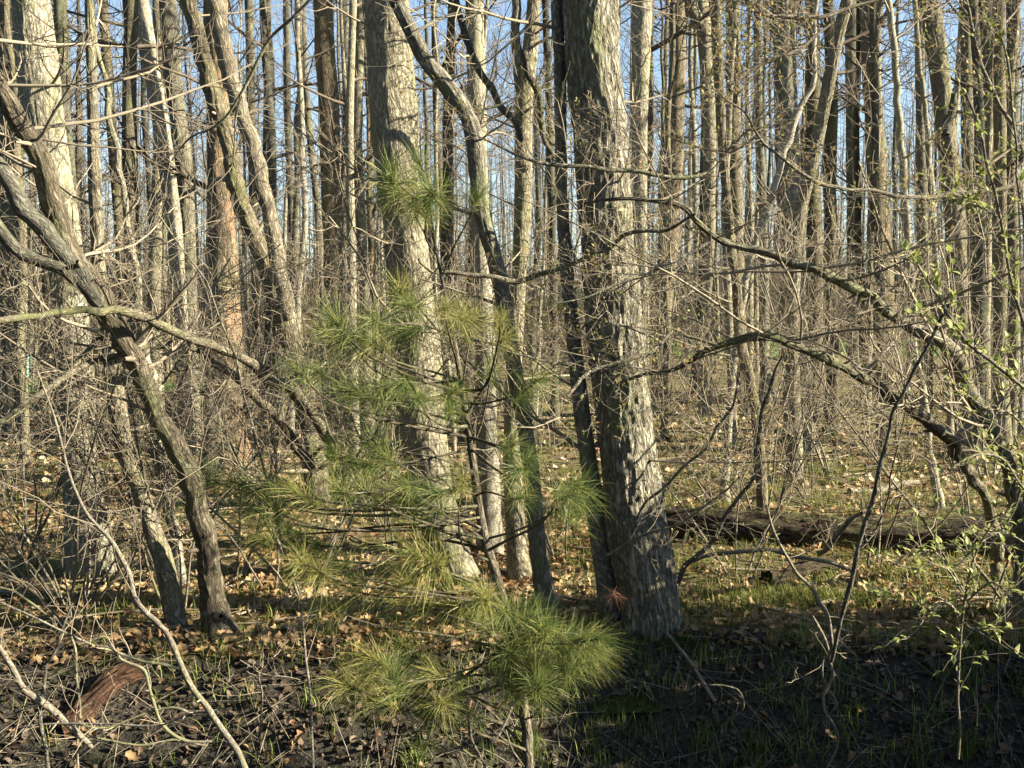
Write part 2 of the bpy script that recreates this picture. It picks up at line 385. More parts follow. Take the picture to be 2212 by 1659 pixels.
def tree(name, label, cat, pts, mat, Y=None, dY=0.0, hi=0, top=13.0, twigs=10, limbs=(), flare=(.25, .16), group=None, tz0=.9, lean=True, tw=TWIG):
    g = np.random.default_rng(100 + NT_COUNT[0]); NT_COUNT[0] += 1; seed = NT_COUNT[0] * 1.37
    if Y is None: Y = float(ground_hit(pts[-1][0], pts[-1][1]))
    q = trace(pts, Y, Y + dY)
    base = q[0, :3].copy(); gzb = float(gz(base[0], base[1])); root = thing(name, label, cat, (base[0], base[1], gzb), group)
    if q[0, 2] > gzb - .06:
        q = np.vstack(([q[0, 0], q[0, 1], gzb - .08, q[0, 3] * 1.05], q[1:] if q[0, 2] - gzb < .15 else q))
    nvis = len(q)
    if top and q[-1, 2] < top:
        d = unit(q[-1, :3] - q[-2, :3]); p = q[-1, :3].copy(); r = q[-1, 3]; st = 1.3; n = max(2, int((top - p[2]) / st))
        for k in range(n):
            d = unit(d * .8 + np.array((0, 0, .2)) + g.normal(size=3) * .05); p = p + d * st; r = r * (1 - .75 / n)
            q = np.vstack((q, (*p, r)))
    L = np.linalg.norm(np.diff(q[:, :3], axis=0), axis=1).sum()
    if hi: n = int(L / (.022 if hi > 1 else .042)); K = 140 if hi > 1 else 56
    else: n = int(min(max(24, L / .12), 130)); K = 20
    S = spline(q, n)
    if cat == 'tree' and name == 'leaning_tree' or cat == 'sapling': S = kinky(S, g)
    if hi: S = S[(S[:, 2] < 2.3 + .33 * Y) | (np.arange(n) % 10 == 0)]          # rings stay close only where the picture can show the ridges
    P = S[:, :3]; Rr = np.maximum(S[:, 3], .004)
    amp = {0: .0, 1: .012, 2: .014}[hi] * (.4 if mat in (PALE, SMOOTH) else 1.1 if mat is OAKB else 1)
    furrowed(P - base * [1, 1, 0] - [0, 0, gzb], Rr, K, seed, amp * min(1, float(np.median(Rr)) / .09), 32 if hi > 1 else 30, .21, flare).build("trunk", mat, root)
    o0 = np.array((base[0], base[1], gzb))
    for lp in limbs:
        lY = lp[0]; l = trace(lp[1], lY, lY if len(lp) < 3 else lp[2]); m = max(16, int(len(l) * 5))
        Sl = kinky(spline(l, m), g); furrowed(Sl[:, :3] - o0, np.maximum(Sl[:, 3], .003), 16, seed + 5, 0, 30, .2, None).build("branch", lp[3] if len(lp) > 3 else mat, root)
    if twigs:
        T = Tubes(); prm = PRM_NEAR if Y < 12 else PRM_MID
        if name == 'leaning_tree' or cat == 'sapling': stubs(T, P - o0, Rr, g, 14)
        zs = P[:, 2]; ok = np.where((zs > gzb + tz0))[0]
        vis = ok[zs[ok] < gzb + 2 + .45 * Y]; ok2 = ok[zs[ok] >= gzb + 2 + .45 * Y]
        for pool, cnt in ((vis, twigs), (ok2, 4)):
            if not len(pool): continue
            for k in g.choice(pool, cnt if Y < 12 or pool is ok2 else max(4, cnt - 3)):
                a = g.uniform(0, 2 * np.pi); d = unit(np.array((math.cos(a), math.sin(a), g.uniform(-.1, .7))))
                big = pool is ok2
                grow(T, g, P[k] - o0, d, g.uniform(.5, 1.6) * (1.6 if big else 1), min(Rr[k] * .35, .004 + .012 * g.random()) * (1.5 if big else 1), 0, prm)
        T.geo().build("twigs", tw, root, kind="stuff")
    return root

exec_trees = []
A = [(832, -10, 97), (843, 130, 97), (852, 267, 98), (869, 467, 92), (887, 600, 90), (904, 760, 92), (914, 920, 96), (936, 1060, 90), (958, 1160, 86), (985, 1245, 96)]
tree("bare_tree", "thick pale smooth trunk with horizontal marks rising behind the pine sapling", "tree", A, PALE, hi=2, twigs=12, flare=(.35, .2))
Bt = [(1276, -10, 112), (1282, 150, 110), (1302, 333, 112), (1316, 550, 110), (1330, 720, 116), (1346, 886, 118), (1368, 1086, 124), (1390, 1206, 126), (1408, 1306, 124), (1412, 1385, 128)]
tree("bare_tree", "thickest furrowed trunk standing on the bank edge right of the pine", "tree", Bt, OAKB, hi=2, twigs=9, flare=(.16, .12), Y=7.14)
tree("bare_tree", "dark slender trunk pressed against the left side of the thickest trunk", "tree",
     [(1203, -10, 24), (1210, 150, 23), (1214, 400, 24), (1222, 553, 26), (1238, 720, 30), (1258, 900, 36), (1285, 1080, 42), (1306, 1230, 44), (1325, 1335, 48)], GREY, Y=7.27, hi=1, twigs=8, top=9)
Ct = [(846, -12, 26), (854, 0, 28), (887, 67, 31), (917, 127, 33), (950, 167, 35), (984, 213, 36), (1014, 260, 37), (1027, 315, 38), (1033, 390, 36), (1042, 467, 36), (1066, 553, 34), (1085, 640, 34), (1096, 720, 35), (1112, 800, 34), (1128, 900, 34), (1145, 1010, 35), (1155, 1106, 36), (1165, 1206, 38), (1188, 1305, 44)]
tree("bare_tree", "crooked slim trunk bending left and up across the pale trunk", "tree", Ct, GREY, Y=7.5, dY=-.6, hi=1, twigs=12, top=6.5,
     limbs=[(7.2, [(980, -10, 12), (988, 20, 13), (1004, 67, 14), (1024, 127, 14), (1050, 180, 14), (1085, 230, 14), (1112, 262, 12), (1128, 300, 9)], 7.2, DARKB),
            (7.0, [(1010, 262, 5), (1040, 240, 6), (1090, 222, 5), (1120, 205, 4)], 7.0), (7.0, [(890, 75, 5), (930, 50, 7), (985, 30, 5), (1040, 28, 4)], 6.8),
            (7.1, [(945, 163, 6), (985, 95, 6), (1000, 60, 5), (1010, -10, 5)], 7.3, DARKB)])
tree("bare_tree", "straight pale trunk just behind the crooked slim trunk", "tree",
     [(1026, -10, 36), (1030, 167, 38), (1032, 250, 38), (1036, 450, 40), (1042, 603, 42), (1048, 753, 44), (1052, 920, 46), (1056, 1053, 46), (1060, 1195, 52)], SMOOTH, hi=1, twigs=8)
tree("bare_tree", "knotty pale trunk between the crooked trunk and the thickest trunk", "tree",
     [(1153, -10, 26), (1145, 100, 31), (1132, 220, 36), (1130, 320, 36), (1130, 433, 35), (1124, 553, 34), (1115, 700, 34), (1108, 850, 36), (1107, 1000, 38), (1114, 1140, 40), (1124, 1256, 48)], PALE, Y=8.4, hi=1, twigs=8,
     limbs=[(8.4, [(1112, -10, 20), (1114, 60, 21), (1122, 150, 22), (1130, 240, 22)], 8.4, GREY), (8.3, [(1130, 110, 16), (1142, 150, 17), (1158, 200, 16), (1163, 260, 14), (1172, 300, 12), (1195, 340, 9)], 8.0, DARKB)])
tree("bare_tree", "straight pale trunk half hidden by the thickest trunk", "tree",
     [(1388, -10, 46), (1383, 230, 36), (1381, 433, 34), (1379, 600, 34), (1378, 760, 36), (1380, 960, 40), (1384, 1085, 46)], PALE, Y=11.5, hi=1, twigs=8)
tree("bare_tree", "pale furrowed trunk with orange streak right of the thickest trunk", "tree",
     [(1466, -10, 36), (1462, 200, 36), (1455, 430, 36), (1441, 620, 32), (1428, 760, 32), (1416, 900, 36)], REDL, twigs=8)
tree("bare_tree", "pale straight trunk with a branch stub behind the right thicket", "tree",
     [(1508, -10, 40), (1520, 60, 30), (1530, 240, 30), (1534, 400, 28), (1533, 553, 27), (1526, 720, 28), (1520, 900, 32)], PALE, twigs=8,
     limbs=[(23, [(1485, -10, 22), (1500, 30, 24), (1512, 60, 24)], 23)])
tree("bare_tree", "slender wavy trunk growing out of the leafy grass right of centre", "tree",
     [(1548, -10, 20), (1556, 230, 20), (1568, 400, 20), (1582, 553, 21), (1592, 620, 21), (1597, 720, 22), (1615, 803, 23), (1632, 886, 24), (1642, 986, 24), (1650, 1125, 27)], OAK, hi=1, twigs=10, top=9)
tree("bare_tree", "dark straight trunk with a pale sunlit right edge in the grass", "tree",
     [(1690, -10, 46), (1700, 300, 48), (1708, 500, 48), (1718, 750, 52), (1728, 980, 58)], GREY, hi=1, twigs=8)
tree("bare_tree", "thin trunk with a flared foot behind the dark straight trunk", "tree",
     [(1755, -10, 15), (1757, 400, 17), (1757, 653, 20), (1760, 862, 28)], GREY, twigs=6, flare=(.8, .5))
tree("bare_tree", "dark even trunk left of the trunk with an orange scar", "tree", [(1838, -10, 24), (1840, 300, 24), (1842, 553, 24), (1845, 795, 28)], DARKB, twigs=6)
tree("bare_tree", "dark thick trunk with a peeled orange scar crossed by the leaning limb", "tree",
     [(1876, -10, 34), (1888, 250, 38), (1898, 450, 42), (1905, 553, 46), (1908, 700, 50), (1912, 872, 58)], REDL, twigs=7)
tree("bare_sapling", "tall pale slender sapling standing before the dark trunks on the right", "sapling",
     [(1920, -10, 11), (1923, 0, 12), (1932, 100, 13), (1937, 200, 14), (1945, 300, 14), (1953, 400, 14), (1960, 500, 14), (1964, 570, 13), (1972, 670, 14), (1978, 770, 14), (1992, 836, 15), (2002, 920, 15), (2008, 986, 16), (2025, 1053, 17), (2035, 1105, 19)], SMOOTH, twigs=10, top=7)
tree("bare_sapling", "thin crooked sapling between the pale slender sapling and mossy trunk", "sapling",
     [(1976, -10, 9), (1984, 133, 10), (1995, 200, 10), (2005, 300, 11), (2012, 400, 11), (2022, 560, 11), (2035, 700, 12), (2050, 850, 12), (2058, 1010, 14)], SMOOTH, twigs=10, top=6)
tree("bare_tree", "mottled green trunk with a forked limb near the right edge", "tree",
     [(2008, -10, 36), (2030, 167, 38), (2045, 300, 38), (2060, 433, 40), (2070, 600, 40), (2080, 753, 42), (2092, 965, 50)], OAK, hi=1, twigs=8,
     limbs=[(16.5, [(2062, 200, 10), (2058, 230, 14), (2048, 262, 16), (2040, 290, 16)], 16.5, DARKB)])
tree("bare_tree", "dark wide trunk nearest the upper right corner", "tree", [(2128, -10, 40), (2132, 300, 42), (2128, 600, 44), (2122, 940, 54)], DARKB, twigs=8)
tree("bare_tree", "pale ribbed trunk behind the leafy shrub at the right edge", "tree", [(2158, -10, 22), (2160, 330, 24), (2162, 600, 25), (2160, 760, 26), (2168, 960, 32)], OAK, twigs=8)
tree("bare_tree", "mid grey trunk leaning slightly behind the leafy shrub", "tree", [(2086, -10, 22), (2090, 300, 24), (2104, 553, 26), (2100, 700, 28), (2096, 880, 32)], GREY, twigs=6)
tree("bare_tree", "half lit trunk leaning right at the top of the right thicket", "tree",
     [(1832, -10, 22), (1808, 83, 26), (1790, 180, 27), (1770, 280, 26), (1750, 370, 26), (1728, 460, 26), (1715, 560, 28), (1712, 700, 28), (1712, 850, 30), (1716, 960, 34)], OAK, Y=13.5, hi=1, twigs=8, dY=-1.0)
tree("bare_sapling", "bent sapling curving right and up through the right thicket", "sapling",
     [(1765, -10, 8), (1760, 60, 9), (1756, 143, 11), (1752, 193, 12), (1728, 233, 13), (1708, 283, 14), (1692, 333, 14), (1680, 383, 15), (1655, 450, 16), (1638, 500, 16), (1620, 560, 17), (1605, 640, 16), (1590, 760, 16), (1575, 900, 17), (1565, 1085, 20)], SMOOTH, twigs=12, top=5.5)
tree("leaning_tree", "brown leaning trunk arching from the right edge up to the centre", "tree",
     [(1262, 437, 5), (1350, 430, 7), (1420, 433, 8), (1480, 450, 10), (1510, 480, 11), (1550, 515, 12), (1600, 535, 13), (1668, 553, 15), (1755, 584, 18), (1782, 596, 20), (1858, 633, 21), (1925, 676, 22), (1975, 713, 24), (2008, 724, 25), (2040, 742, 26), (2072, 790, 28), (2087, 830, 29), (2115, 870, 28), (2145, 926, 27), (2170, 993, 26), (2192, 1080, 25), (2205, 1240, 28)],
     LIMB, Y=7.2, dY=-1.5, hi=1, top=0, twigs=16, tz0=1.0,
     limbs=[(6.9, [(2002, 735, 10), (2012, 712, 11), (2035, 672, 10), (2060, 630, 8), (2085, 570, 6)], 6.8, DARKB),
            (5.9, [(1500, 464, 6), (1440, 494, 7), (1370, 503, 9), (1330, 525, 9), (1287, 553, 9), (1237, 570, 10), (1187, 588, 11), (1137, 603, 11), (1104, 607, 11), (1070, 600, 10), (1004, 593, 9), (944, 590, 8), (915, 572, 7), (905, 560, 5)], 5.4)])
tree("leaning_tree", "mossy leaning trunk sloping down right below the brown leaning one", "tree",
     [(1330, 835, 4), (1400, 805, 8), (1475, 790, 9), (1520, 765, 12), (1555, 745, 13), (1588, 740, 15), (1642, 730, 17), (1688, 729, 17), (1725, 753, 18), (1775, 766, 20), (1825, 793, 21), (1875, 823, 23), (1918, 853, 24), (1958, 880, 24), (2002, 906, 25), (2042, 940, 26), (2070, 985, 24), (2108, 1040, 21), (2130, 1085, 20), (2155, 1170, 22)],
     LIMB, Y=8.2, dY=-1.8, hi=1, top=0, twigs=16, tz0=.8,
     limbs=[(7.6, [(1640, 733, 7), (1660, 715, 6), (1690, 690, 5), (1720, 640, 4)], 7.4), (7.0, [(1475, 725, 6), (1510, 735, 7), (1550, 742, 7), (1590, 737, 6)], 7.0)])
# left part
tree("bare_tree", "thick cream trunk with ridged bark near the left edge", "tree",
     [(66, -10, 68), (85, 167, 74), (108, 333, 72), (132, 467, 70), (146, 600, 68), (155, 720, 68), (165, 850, 70), (172, 1000, 74), (183, 1106, 80), (192, 1200, 88), (200, 1290, 100)], PALE, hi=2, twigs=12, Y=8.55)
L2 = [(-30, 140, 26), (0, 185, 30), (33, 250, 34), (60, 300, 38), (83, 350, 42), (103, 417, 44), (130, 483, 46), (156, 550, 48), (187, 600, 50), (213, 640, 52), (238, 690, 52), (262, 735, 48), (290, 780, 44), (313, 820, 42), (338, 886, 40), (365, 936, 40), (393, 986, 40), (420, 1053, 42), (433, 1106, 44), (446, 1206, 48), (463, 1300, 54), (490, 1378, 66)]
tree("leaning_tree", "dark forked trunk leaning left from the bank under tangled twigs", "tree", L2, GREYD, Y=7.0, dY=-.9, hi=1, top=7, twigs=26, tz0=1.3,  # dark bark on this trunk and its limbs stands in for shade
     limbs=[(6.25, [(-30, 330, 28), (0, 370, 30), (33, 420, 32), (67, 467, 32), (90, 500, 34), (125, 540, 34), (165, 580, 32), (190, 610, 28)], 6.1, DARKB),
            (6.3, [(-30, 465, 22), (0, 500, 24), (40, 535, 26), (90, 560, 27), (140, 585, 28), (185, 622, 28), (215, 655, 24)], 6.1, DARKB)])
tree("bare_tree", "ridged pale trunk left of the dark forked leaning trunk's foot", "tree",
     [(193, -10, 18), (200, 233, 22), (205, 400, 24), (216, 600, 28), (235, 720, 32), (250, 853, 36), (263, 936, 36), (277, 1003, 36), (300, 1053, 36), (318, 1106, 35), (333, 1156, 35), (352, 1206, 36), (367, 1273, 38), (388, 1350, 44)], OAK, hi=1, twigs=12, Y=7.0, top=9)
tree("bare_sapling", "knobbly pale sapling squeezed between the two leaning trunks on the left", "sapling",
     [(290, 560, 14), (300, 696, 16), (313, 753, 18), (322, 806, 18), (333, 936, 20), (350, 1020, 22), (363, 1086, 23), (383, 1190, 24), (400, 1275, 28)], PALE, Y=8.2, hi=1, twigs=12, top=7)
tree("bare_tree", "straight cream trunk lit on its right, third from the left edge", "tree",
     [(298, -10, 34), (318, 100, 34), (336, 200, 33), (352, 300, 32), (365, 400, 32), (377, 500, 31), (385, 600, 31), (393, 750, 31), (400, 890, 32), (406, 978, 36)], PALE, hi=1, twigs=9)
tree("bare_tree", "grey trunk right beside the straight cream trunk", "tree",
     [(360, -10, 34), (375, 170, 34), (390, 300, 34), (400, 400, 33), (408, 600, 31), (412, 800, 30), (418, 962, 34)], GREY, Y=17.5, hi=1, twigs=8)
tree("leaning_tree", "dark upper trunk turning pale lower down, leaning across the peeling trunk", "tree",
     [(410, -10, 28), (433, 100, 31), (460, 200, 33), (480, 267, 33), (500, 340, 33), (520, 430, 34), (545, 500, 36), (575, 570, 38), (600, 640, 40), (630, 740, 42), (648, 820, 42), (664, 920, 42), (682, 1020, 50)], OAK, Y=11.5, hi=1, twigs=12,
     limbs=[(11.2, [(455, -10, 34), (467, 10, 34), (483, 100, 34), (500, 183, 32), (522, 250, 30), (547, 320, 31), (570, 417, 32), (590, 500, 32), (606, 600, 34), (622, 690, 34)], 11.2, REDL)])
tree("bare_tree", "reddish peeling trunk with split dark foot and mossy base", "tree",
     [(466, -10, 44), (470, 200, 46), (474, 350, 48), (477, 450, 52), (482, 553, 60), (488, 750, 62), (494, 900, 64), (500, 990, 76), (506, 1040, 96)], REDB, hi=1, twigs=12, flare=(.7, .35), Y=13.4,
     limbs=[(13.2, [(462, 880, 30), (458, 930, 34), (452, 1000, 40), (446, 1050, 46)], 13.1, DARKB)])
for k, (u, v, w_) in enumerate([(700, 0, 44), (540, 0, 18), (622, 0, 15), (225, 0, 20), (655, 0, 15), (745, 0, 22), (940, 0, 14), (1180, 0, 16), (1585, 0, 30), (1640, 0, 18), (1990, 0, 18), (2190, 0, 26), (20, 0, 34), (130, 0, 24)]):
    labs = ["pale trunk with a rough reddish side left of the thick pale trunk", "dark thin straight trunk against the sky left of centre", "black thin trunk against the sky beside the long bare twig",
            "wavy thin tan trunk right of the thick cream trunk", "thin greenish trunk crossing the blue sky gap", "thin grey trunk just left of the thick pale trunk",
            "thin dark trunk just right of the thick pale trunk", "thin shaded trunk left of the dark slender trunk", "grey trunk in the right thicket behind the wavy one",
            "thin grey trunk left of the dark straight trunk with sunlit edge", "thin grey trunk behind the tall pale slender sapling", "grey trunk cut by the right edge of the photo",
            "shaded grey trunk cut by the left edge of the photo", "narrow shaded trunk pressed behind the thick cream trunk"]
    Yk = [18, 30, 32, 19, 27, 24, 26, 22, 24, 30, 27, 20, 19, 15][k]
    g = np.random.default_rng(50 + k); base_v = 705 + 1.9 * F / Yk
    us = [(720, 735), (552, 560), (630, 640), (260, 290), (690, 705), (752, 758), (955, 968), (1192, 1200), (1590, 1600), (1645, 1652), (1996, 2004), (2192, 2196), (24, 30), (150, 160)][k]
    tree("bare_tree", labs[k], "tree", [(u - 3, -10, w_ * .9), (u + (us[0] - u) * .4 + g.normal() * 4, 250, w_), (us[0] + g.normal() * 3, 500, w_), (us[1], base_v, w_ * 1.2)],
         [REDL, DARKB, DARKB, OAK, GREY, GREY, DARKB, DARKB, OAK, GREY, GREY, GREY, GREY, DARKB][k], Y=Yk, twigs=8)

# ------------------------------------------------------------------ limbs and stems close to the camera
YOUNG = leaf_mat("young_leaf", [(0, (.16, .20, .05)), (.5, (.30, .30, .09)), (.8, (.40, .30, .10)), (1, (.42, .20, .08))], .4, .5)
def buds(root, T, g, share=.5, size=(.010, .024)):
    pts = []
    for (N, K), L in T.d.items():
        if K == 3 and N <= 5: pts += [a[0][-1 - int(g.integers(2))] for a in L if g.random() < share]
    if not pts: return
    p = np.repeat(np.array(pts), 2, 0); n = len(p); fr = unit_rows(g.normal(size=(n, 3)) + [0, 0, .7]); s_ = unit_rows(np.cross(fr, g.normal(size=(n, 3)))); z = g.uniform(*size, n)[:, None]
    G = Geo(); G.add(np.stack((p, p + fr * z * .5 - s_ * z * .25, p + fr * z, p + fr * z * .5 + s_ * z * .25), 1), quads=np.arange(n * 4).reshape(-1, 4), rnd=np.repeat(g.random(n), 4))
    G.build("young_leaves", YOUNG, root, kind="stuff")
def unit_rows(v): return v / (np.linalg.norm(v, axis=-1, keepdims=True) + 1e-9)
def stem(name, label, cat, parts, mat=STEM, twigs=10, prm=None, tw=TWIG, L=(.2, .6), seed=0, tr=.002, group=None):
    """A bush or fallen limb whose stems are traced; parts: (Y at base, Y at tip, pts base first)."""
    g = np.random.default_rng(900 + seed); prm = prm or dict(PRM_NEAR, rmin=.0011, n=(6, 4), L0=(.5, .25), N=(8, 6, 4), w=(.16, .22, .25))
    b = at(parts[0][2][0][0], parts[0][2][0][1], parts[0][0]); root = thing(name, label, cat, b, group); T = Tubes()
    for Ya, Yb, pts in parts:
        n = len(pts); q = []
        for k, (u, v, wd) in enumerate(pts):
            p = at(u, v, Ya + (Yb - Ya) * k / max(1, n - 1)); q.append((*(p - b), wd * .5 / F * np.linalg.norm(p - CAM)))
        S = kinky(spline(np.array(q), max(18, n * 6)), g); P, Rr = S[:, :3], np.maximum(S[:, 3], .0009)
        furrowed(P, Rr, 10, seed + 1.3 * n, 0, 30, .2, None).build("stem", mat, root); stubs(T, P, Rr, g, 5)
        for k in g.integers(int(len(P) * .15), len(P), twigs):
            d = unit(P[min(k + 1, len(P) - 1)] - P[max(k - 1, 0)]); pr = g.normal(size=3); pr[2] += .3; pr = unit(pr - d * pr.dot(d)); a = g.uniform(.5, 1.2)
            grow(T, g, P[k], d * math.cos(a) + pr * math.sin(a), g.uniform(*L), min(Rr[k] * .6, tr * g.uniform(.6, 1.4)), 0, prm)
    if seed in (14, 15, 16, 17): buds(root, T, g, .75, (.012, .03))
    if not T.empty(): T.geo().build("twigs", tw, root, kind="stuff")
    return root
rv = lambda l: l[::-1]
M1 = [(720, 985, 20), (693, 925, 20), (667, 888, 21), (633, 845, 23), (573, 808, 22), (533, 775, 21), (467, 752, 20), (400, 724, 20), (333, 695, 18), (267, 677, 16), (200, 671, 15), (133, 677, 14), (67, 684, 13), (-20, 694, 12)]
M2 = [(672, 1010, 22), (633, 948, 21), (593, 895, 20), (547, 855, 18), (500, 808, 16), (447, 768, 14), (400, 741, 14), (333, 744, 14), (300, 751, 14), (233, 774, 14), (160, 801, 13), (100, 840, 12), (40, 885, 10), (-20, 930, 8)]
stem("fallen_branch", "long mossy limb arching left from the leaning trunk's foot", "branch", [(8.6, 5.2, M1), (6.8, 6.3, [(277, 663, 8), (247, 688, 9), (233, 714, 9), (200, 747, 10), (133, 816, 10), (60, 874, 9), (0, 915, 8)])], LIMB, 18, seed=1)
stem("fallen_branch", "lower mossy limb arching left beneath the long one", "branch", [(8.6, 5.8, M2)], LIMB, 22, seed=2)
stem("bare_shrub", "long thin bare twig reaching to the top left of centre", "shrub", [(3.7, 3.5, [(370, 345, 3), (410, 297, 4), (460, 273, 5), (493, 240, 6), (520, 193, 6), (547, 143, 7), (583, 83, 7), (623, 43, 7), (675, -6, 7)]),
      (3.6, 3.6, [(547, 160, 5), (520, 215, 5), (510, 260, 4), (510, 300, 4), (505, 352, 3)])], STEM, 3, seed=3, L=(.08, .2))
stem("bare_shrub", "curved bare stem rising left from the bottom edge past the ridged trunk", "shrub",
     [(3.9, 4.3, [(540, 1690, 12.8), (530, 1659, 12.8), (507, 1616, 12.8), (480, 1573, 12.8), (450, 1526, 12.0), (413, 1480, 12.0), (387, 1433, 11.2), (363, 1383, 11.2), (337, 1346, 11.2), (310, 1316, 10.4), (290, 1280, 10.4), (283, 1240, 9.6), (257, 1193, 8.8), (233, 1156, 8.0), (187, 1106, 6.4), (155, 1040, 5.6), (130, 950, 4.8), (110, 880, 4.0), (80, 800, 3.2)])], STEM, 8, seed=4)
stem("fallen_branch", "bright bare stick slanting down at the bottom left corner", "branch",
     [(4.3, 4.0, [(200, 1615, 10), (187, 1603, 11), (150, 1570, 14), (100, 1526, 14), (57, 1483, 13), (27, 1440, 11), (0, 1400, 9), (-20, 1370, 8)])], STEM, 6, seed=5)
stem("bare_shrub", "low tangle of thin pale stems over the broken log", "shrub",
     [(4.2, 4.1, [(455, 1605, 5), (400, 1600, 6), (350, 1560, 6), (330, 1500, 6), (315, 1450, 6), (265, 1430, 5), (240, 1400, 5), (207, 1395, 4)]),
      (4.1, 4.2, [(465, 1538, 6), (410, 1540, 7), (350, 1562, 6), (280, 1570, 5), (200, 1565, 4), (100, 1565, 4), (50, 1572, 3)]),
      (4.2, 4.1, [(420, 1545, 5), (370, 1530, 5), (290, 1550, 5), (230, 1575, 4), (170, 1568, 4)]),
      (4.3, 4.2, [(440, 1610, 5), (380, 1600, 5), (310, 1608, 5), (230, 1598, 5), (185, 1590, 4)]),
      (4.3, 4.1, [(413, 1450, 5), (350, 1435, 6), (300, 1428, 5), (240, 1405, 5), (207, 1395, 4), (150, 1370, 4), (60, 1330, 4), (0, 1300, 3)]),
      (4.3, 4.3, [(168, 1670, 5), (172, 1560, 5), (165, 1440, 6), (160, 1400, 5), (150, 1370, 4)])], STEM, 4, seed=6, L=(.1, .3))
stem("bare_sapling", "thin dark upright stem standing at the bottom left", "sapling", [(4.1, 4.3, [(112, 1690, 8), (103, 1656, 7), (93, 1573, 7), (97, 1446, 6), (118, 1405, 6), (135, 1360, 5), (160, 1300, 4)])], DARKB, 6, seed=7, L=(.1, .3))
stem("bare_sapling", "slender lit stem with side twigs left of the lowest needles", "sapling",
     [(4.5, 4.6, [(675, 1690, 5), (672, 1600, 5), (672, 1540, 5), (663, 1440, 5), (655, 1350, 4), (650, 1300, 3)]), (4.6, 4.5, [(566, 1610, 4), (568, 1500, 5), (560, 1455, 4), (590, 1420, 3), (640, 1410, 3)])], STEM, 7, seed=8, L=(.12, .35))
stem("bare_shrub", "pale twisted vine hanging down over the dark bank on the right", "vine",
     [(5.2, 5.6, [(1658, 1090, 5), (1668, 1130, 6), (1682, 1166, 6), (1708, 1216, 6), (1722, 1240, 6), (1752, 1266, 7), (1768, 1300, 7), (1785, 1326, 8), (1792, 1366, 7), (1795, 1400, 7), (1789, 1420, 6), (1796, 1460, 6), (1782, 1500, 6), (1782, 1535, 5), (1796, 1560, 5), (1808, 1590, 5), (1806, 1620, 4), (1780, 1670, 3)]),
      (5.5, 5.6, [(1755, 1330, 4), (1775, 1370, 5), (1790, 1415, 5), (1778, 1420, 5), (1777, 1455, 5), (1790, 1490, 5), (1806, 1515, 5), (1800, 1535, 4)])], STEM, 5, seed=9, L=(.1, .25))
stem("bare_sapling", "dark straight stem leaning right across the fallen log", "sapling",
     [(5.4, 5.0, [(1795, 1430, 6.5), (1803, 1400, 7.2), (1818, 1340, 7.9), (1835, 1273, 8.6), (1850, 1200, 8.6), (1866, 1130, 8.6), (1882, 1080, 7.9), (1895, 1020, 7.9), (1918, 936, 7.2), (1930, 880, 7.2), (1965, 810, 6.5), (2000, 746, 6.5), (2028, 690, 5.8), (2050, 655, 5.0)])], DARKB, 7, seed=10)
stem("bare_sapling", "dark thin stem leaning right at the thickest trunk's foot", "sapling",
     [(6.9, 6.5, [(1462, 1260, 10), (1480, 1228, 11), (1510, 1195, 11), (1540, 1160, 10), (1565, 1115, 9), (1590, 1080, 8), (1630, 1020, 8), (1645, 900, 8), (1670, 820, 7), (1690, 770, 5)])], DARKB, 8, seed=11)
stem("fallen_branch", "broken pale stick propped against the fallen log", "branch", [(7.7, 7.3, [(1768, 1198, 12), (1790, 1180, 11), (1808, 1154, 10), (1828, 1126, 9), (1862, 1106, 6)])], STEM, 2, seed=12, L=(.05, .15))
stem("fallen_branch", "long thin stick lying over the bright grass before the log", "branch", [(7.4, 7.2, [(1500, 1210, 7), (1540, 1198, 8), (1600, 1190, 8), (1680, 1192, 8), (1760, 1208, 8), (1850, 1232, 7)])], STEM, 3, seed=13, L=(.1, .2))
stem("bare_shrub", "long bare branch crossing the thickest trunk at mid height", "shrub",
     [(5.7, 5.4, [(1540, 375, 7), (1480, 383, 8), (1360, 370, 8), (1304, 367, 8), (1237, 357, 8), (1180, 352, 7), (1147, 345, 6), (1080, 320, 4), (1020, 290, 3)]),
      (5.6, 5.5, [(1530, 525, 6), (1470, 560, 7), (1400, 590, 6), (1330, 610, 5), (1270, 640, 4), (1200, 655, 3)])], LIMB, 14, seed=14)
stem("bare_shrub", "wiry pale twig curling in front of the thickest trunk", "shrub",
     [(5.9, 5.6, [(1410, 728, 5), (1340, 704, 6), (1302, 706, 6), (1290, 680, 5), (1286, 640, 5), (1296, 610, 4), (1306, 635, 4), (1306, 660, 4), (1318, 680, 3)]),
      (5.8, 5.7, [(1320, 700, 4), (1322, 722, 4), (1310, 745, 4), (1292, 765, 4), (1292, 790, 3), (1310, 815, 3)]), (5.8, 5.5, [(1450, 715, 5), (1400, 765, 7), (1330, 785, 7), (1260, 815, 8), (1225, 855, 5)]),
      (5.7, 5.5, [(1280, 775, 5), (1240, 782, 7), (1180, 780, 6), (1140, 770, 6), (1090, 755, 5), (1060, 735, 4)])], LIMB, 9, seed=15)
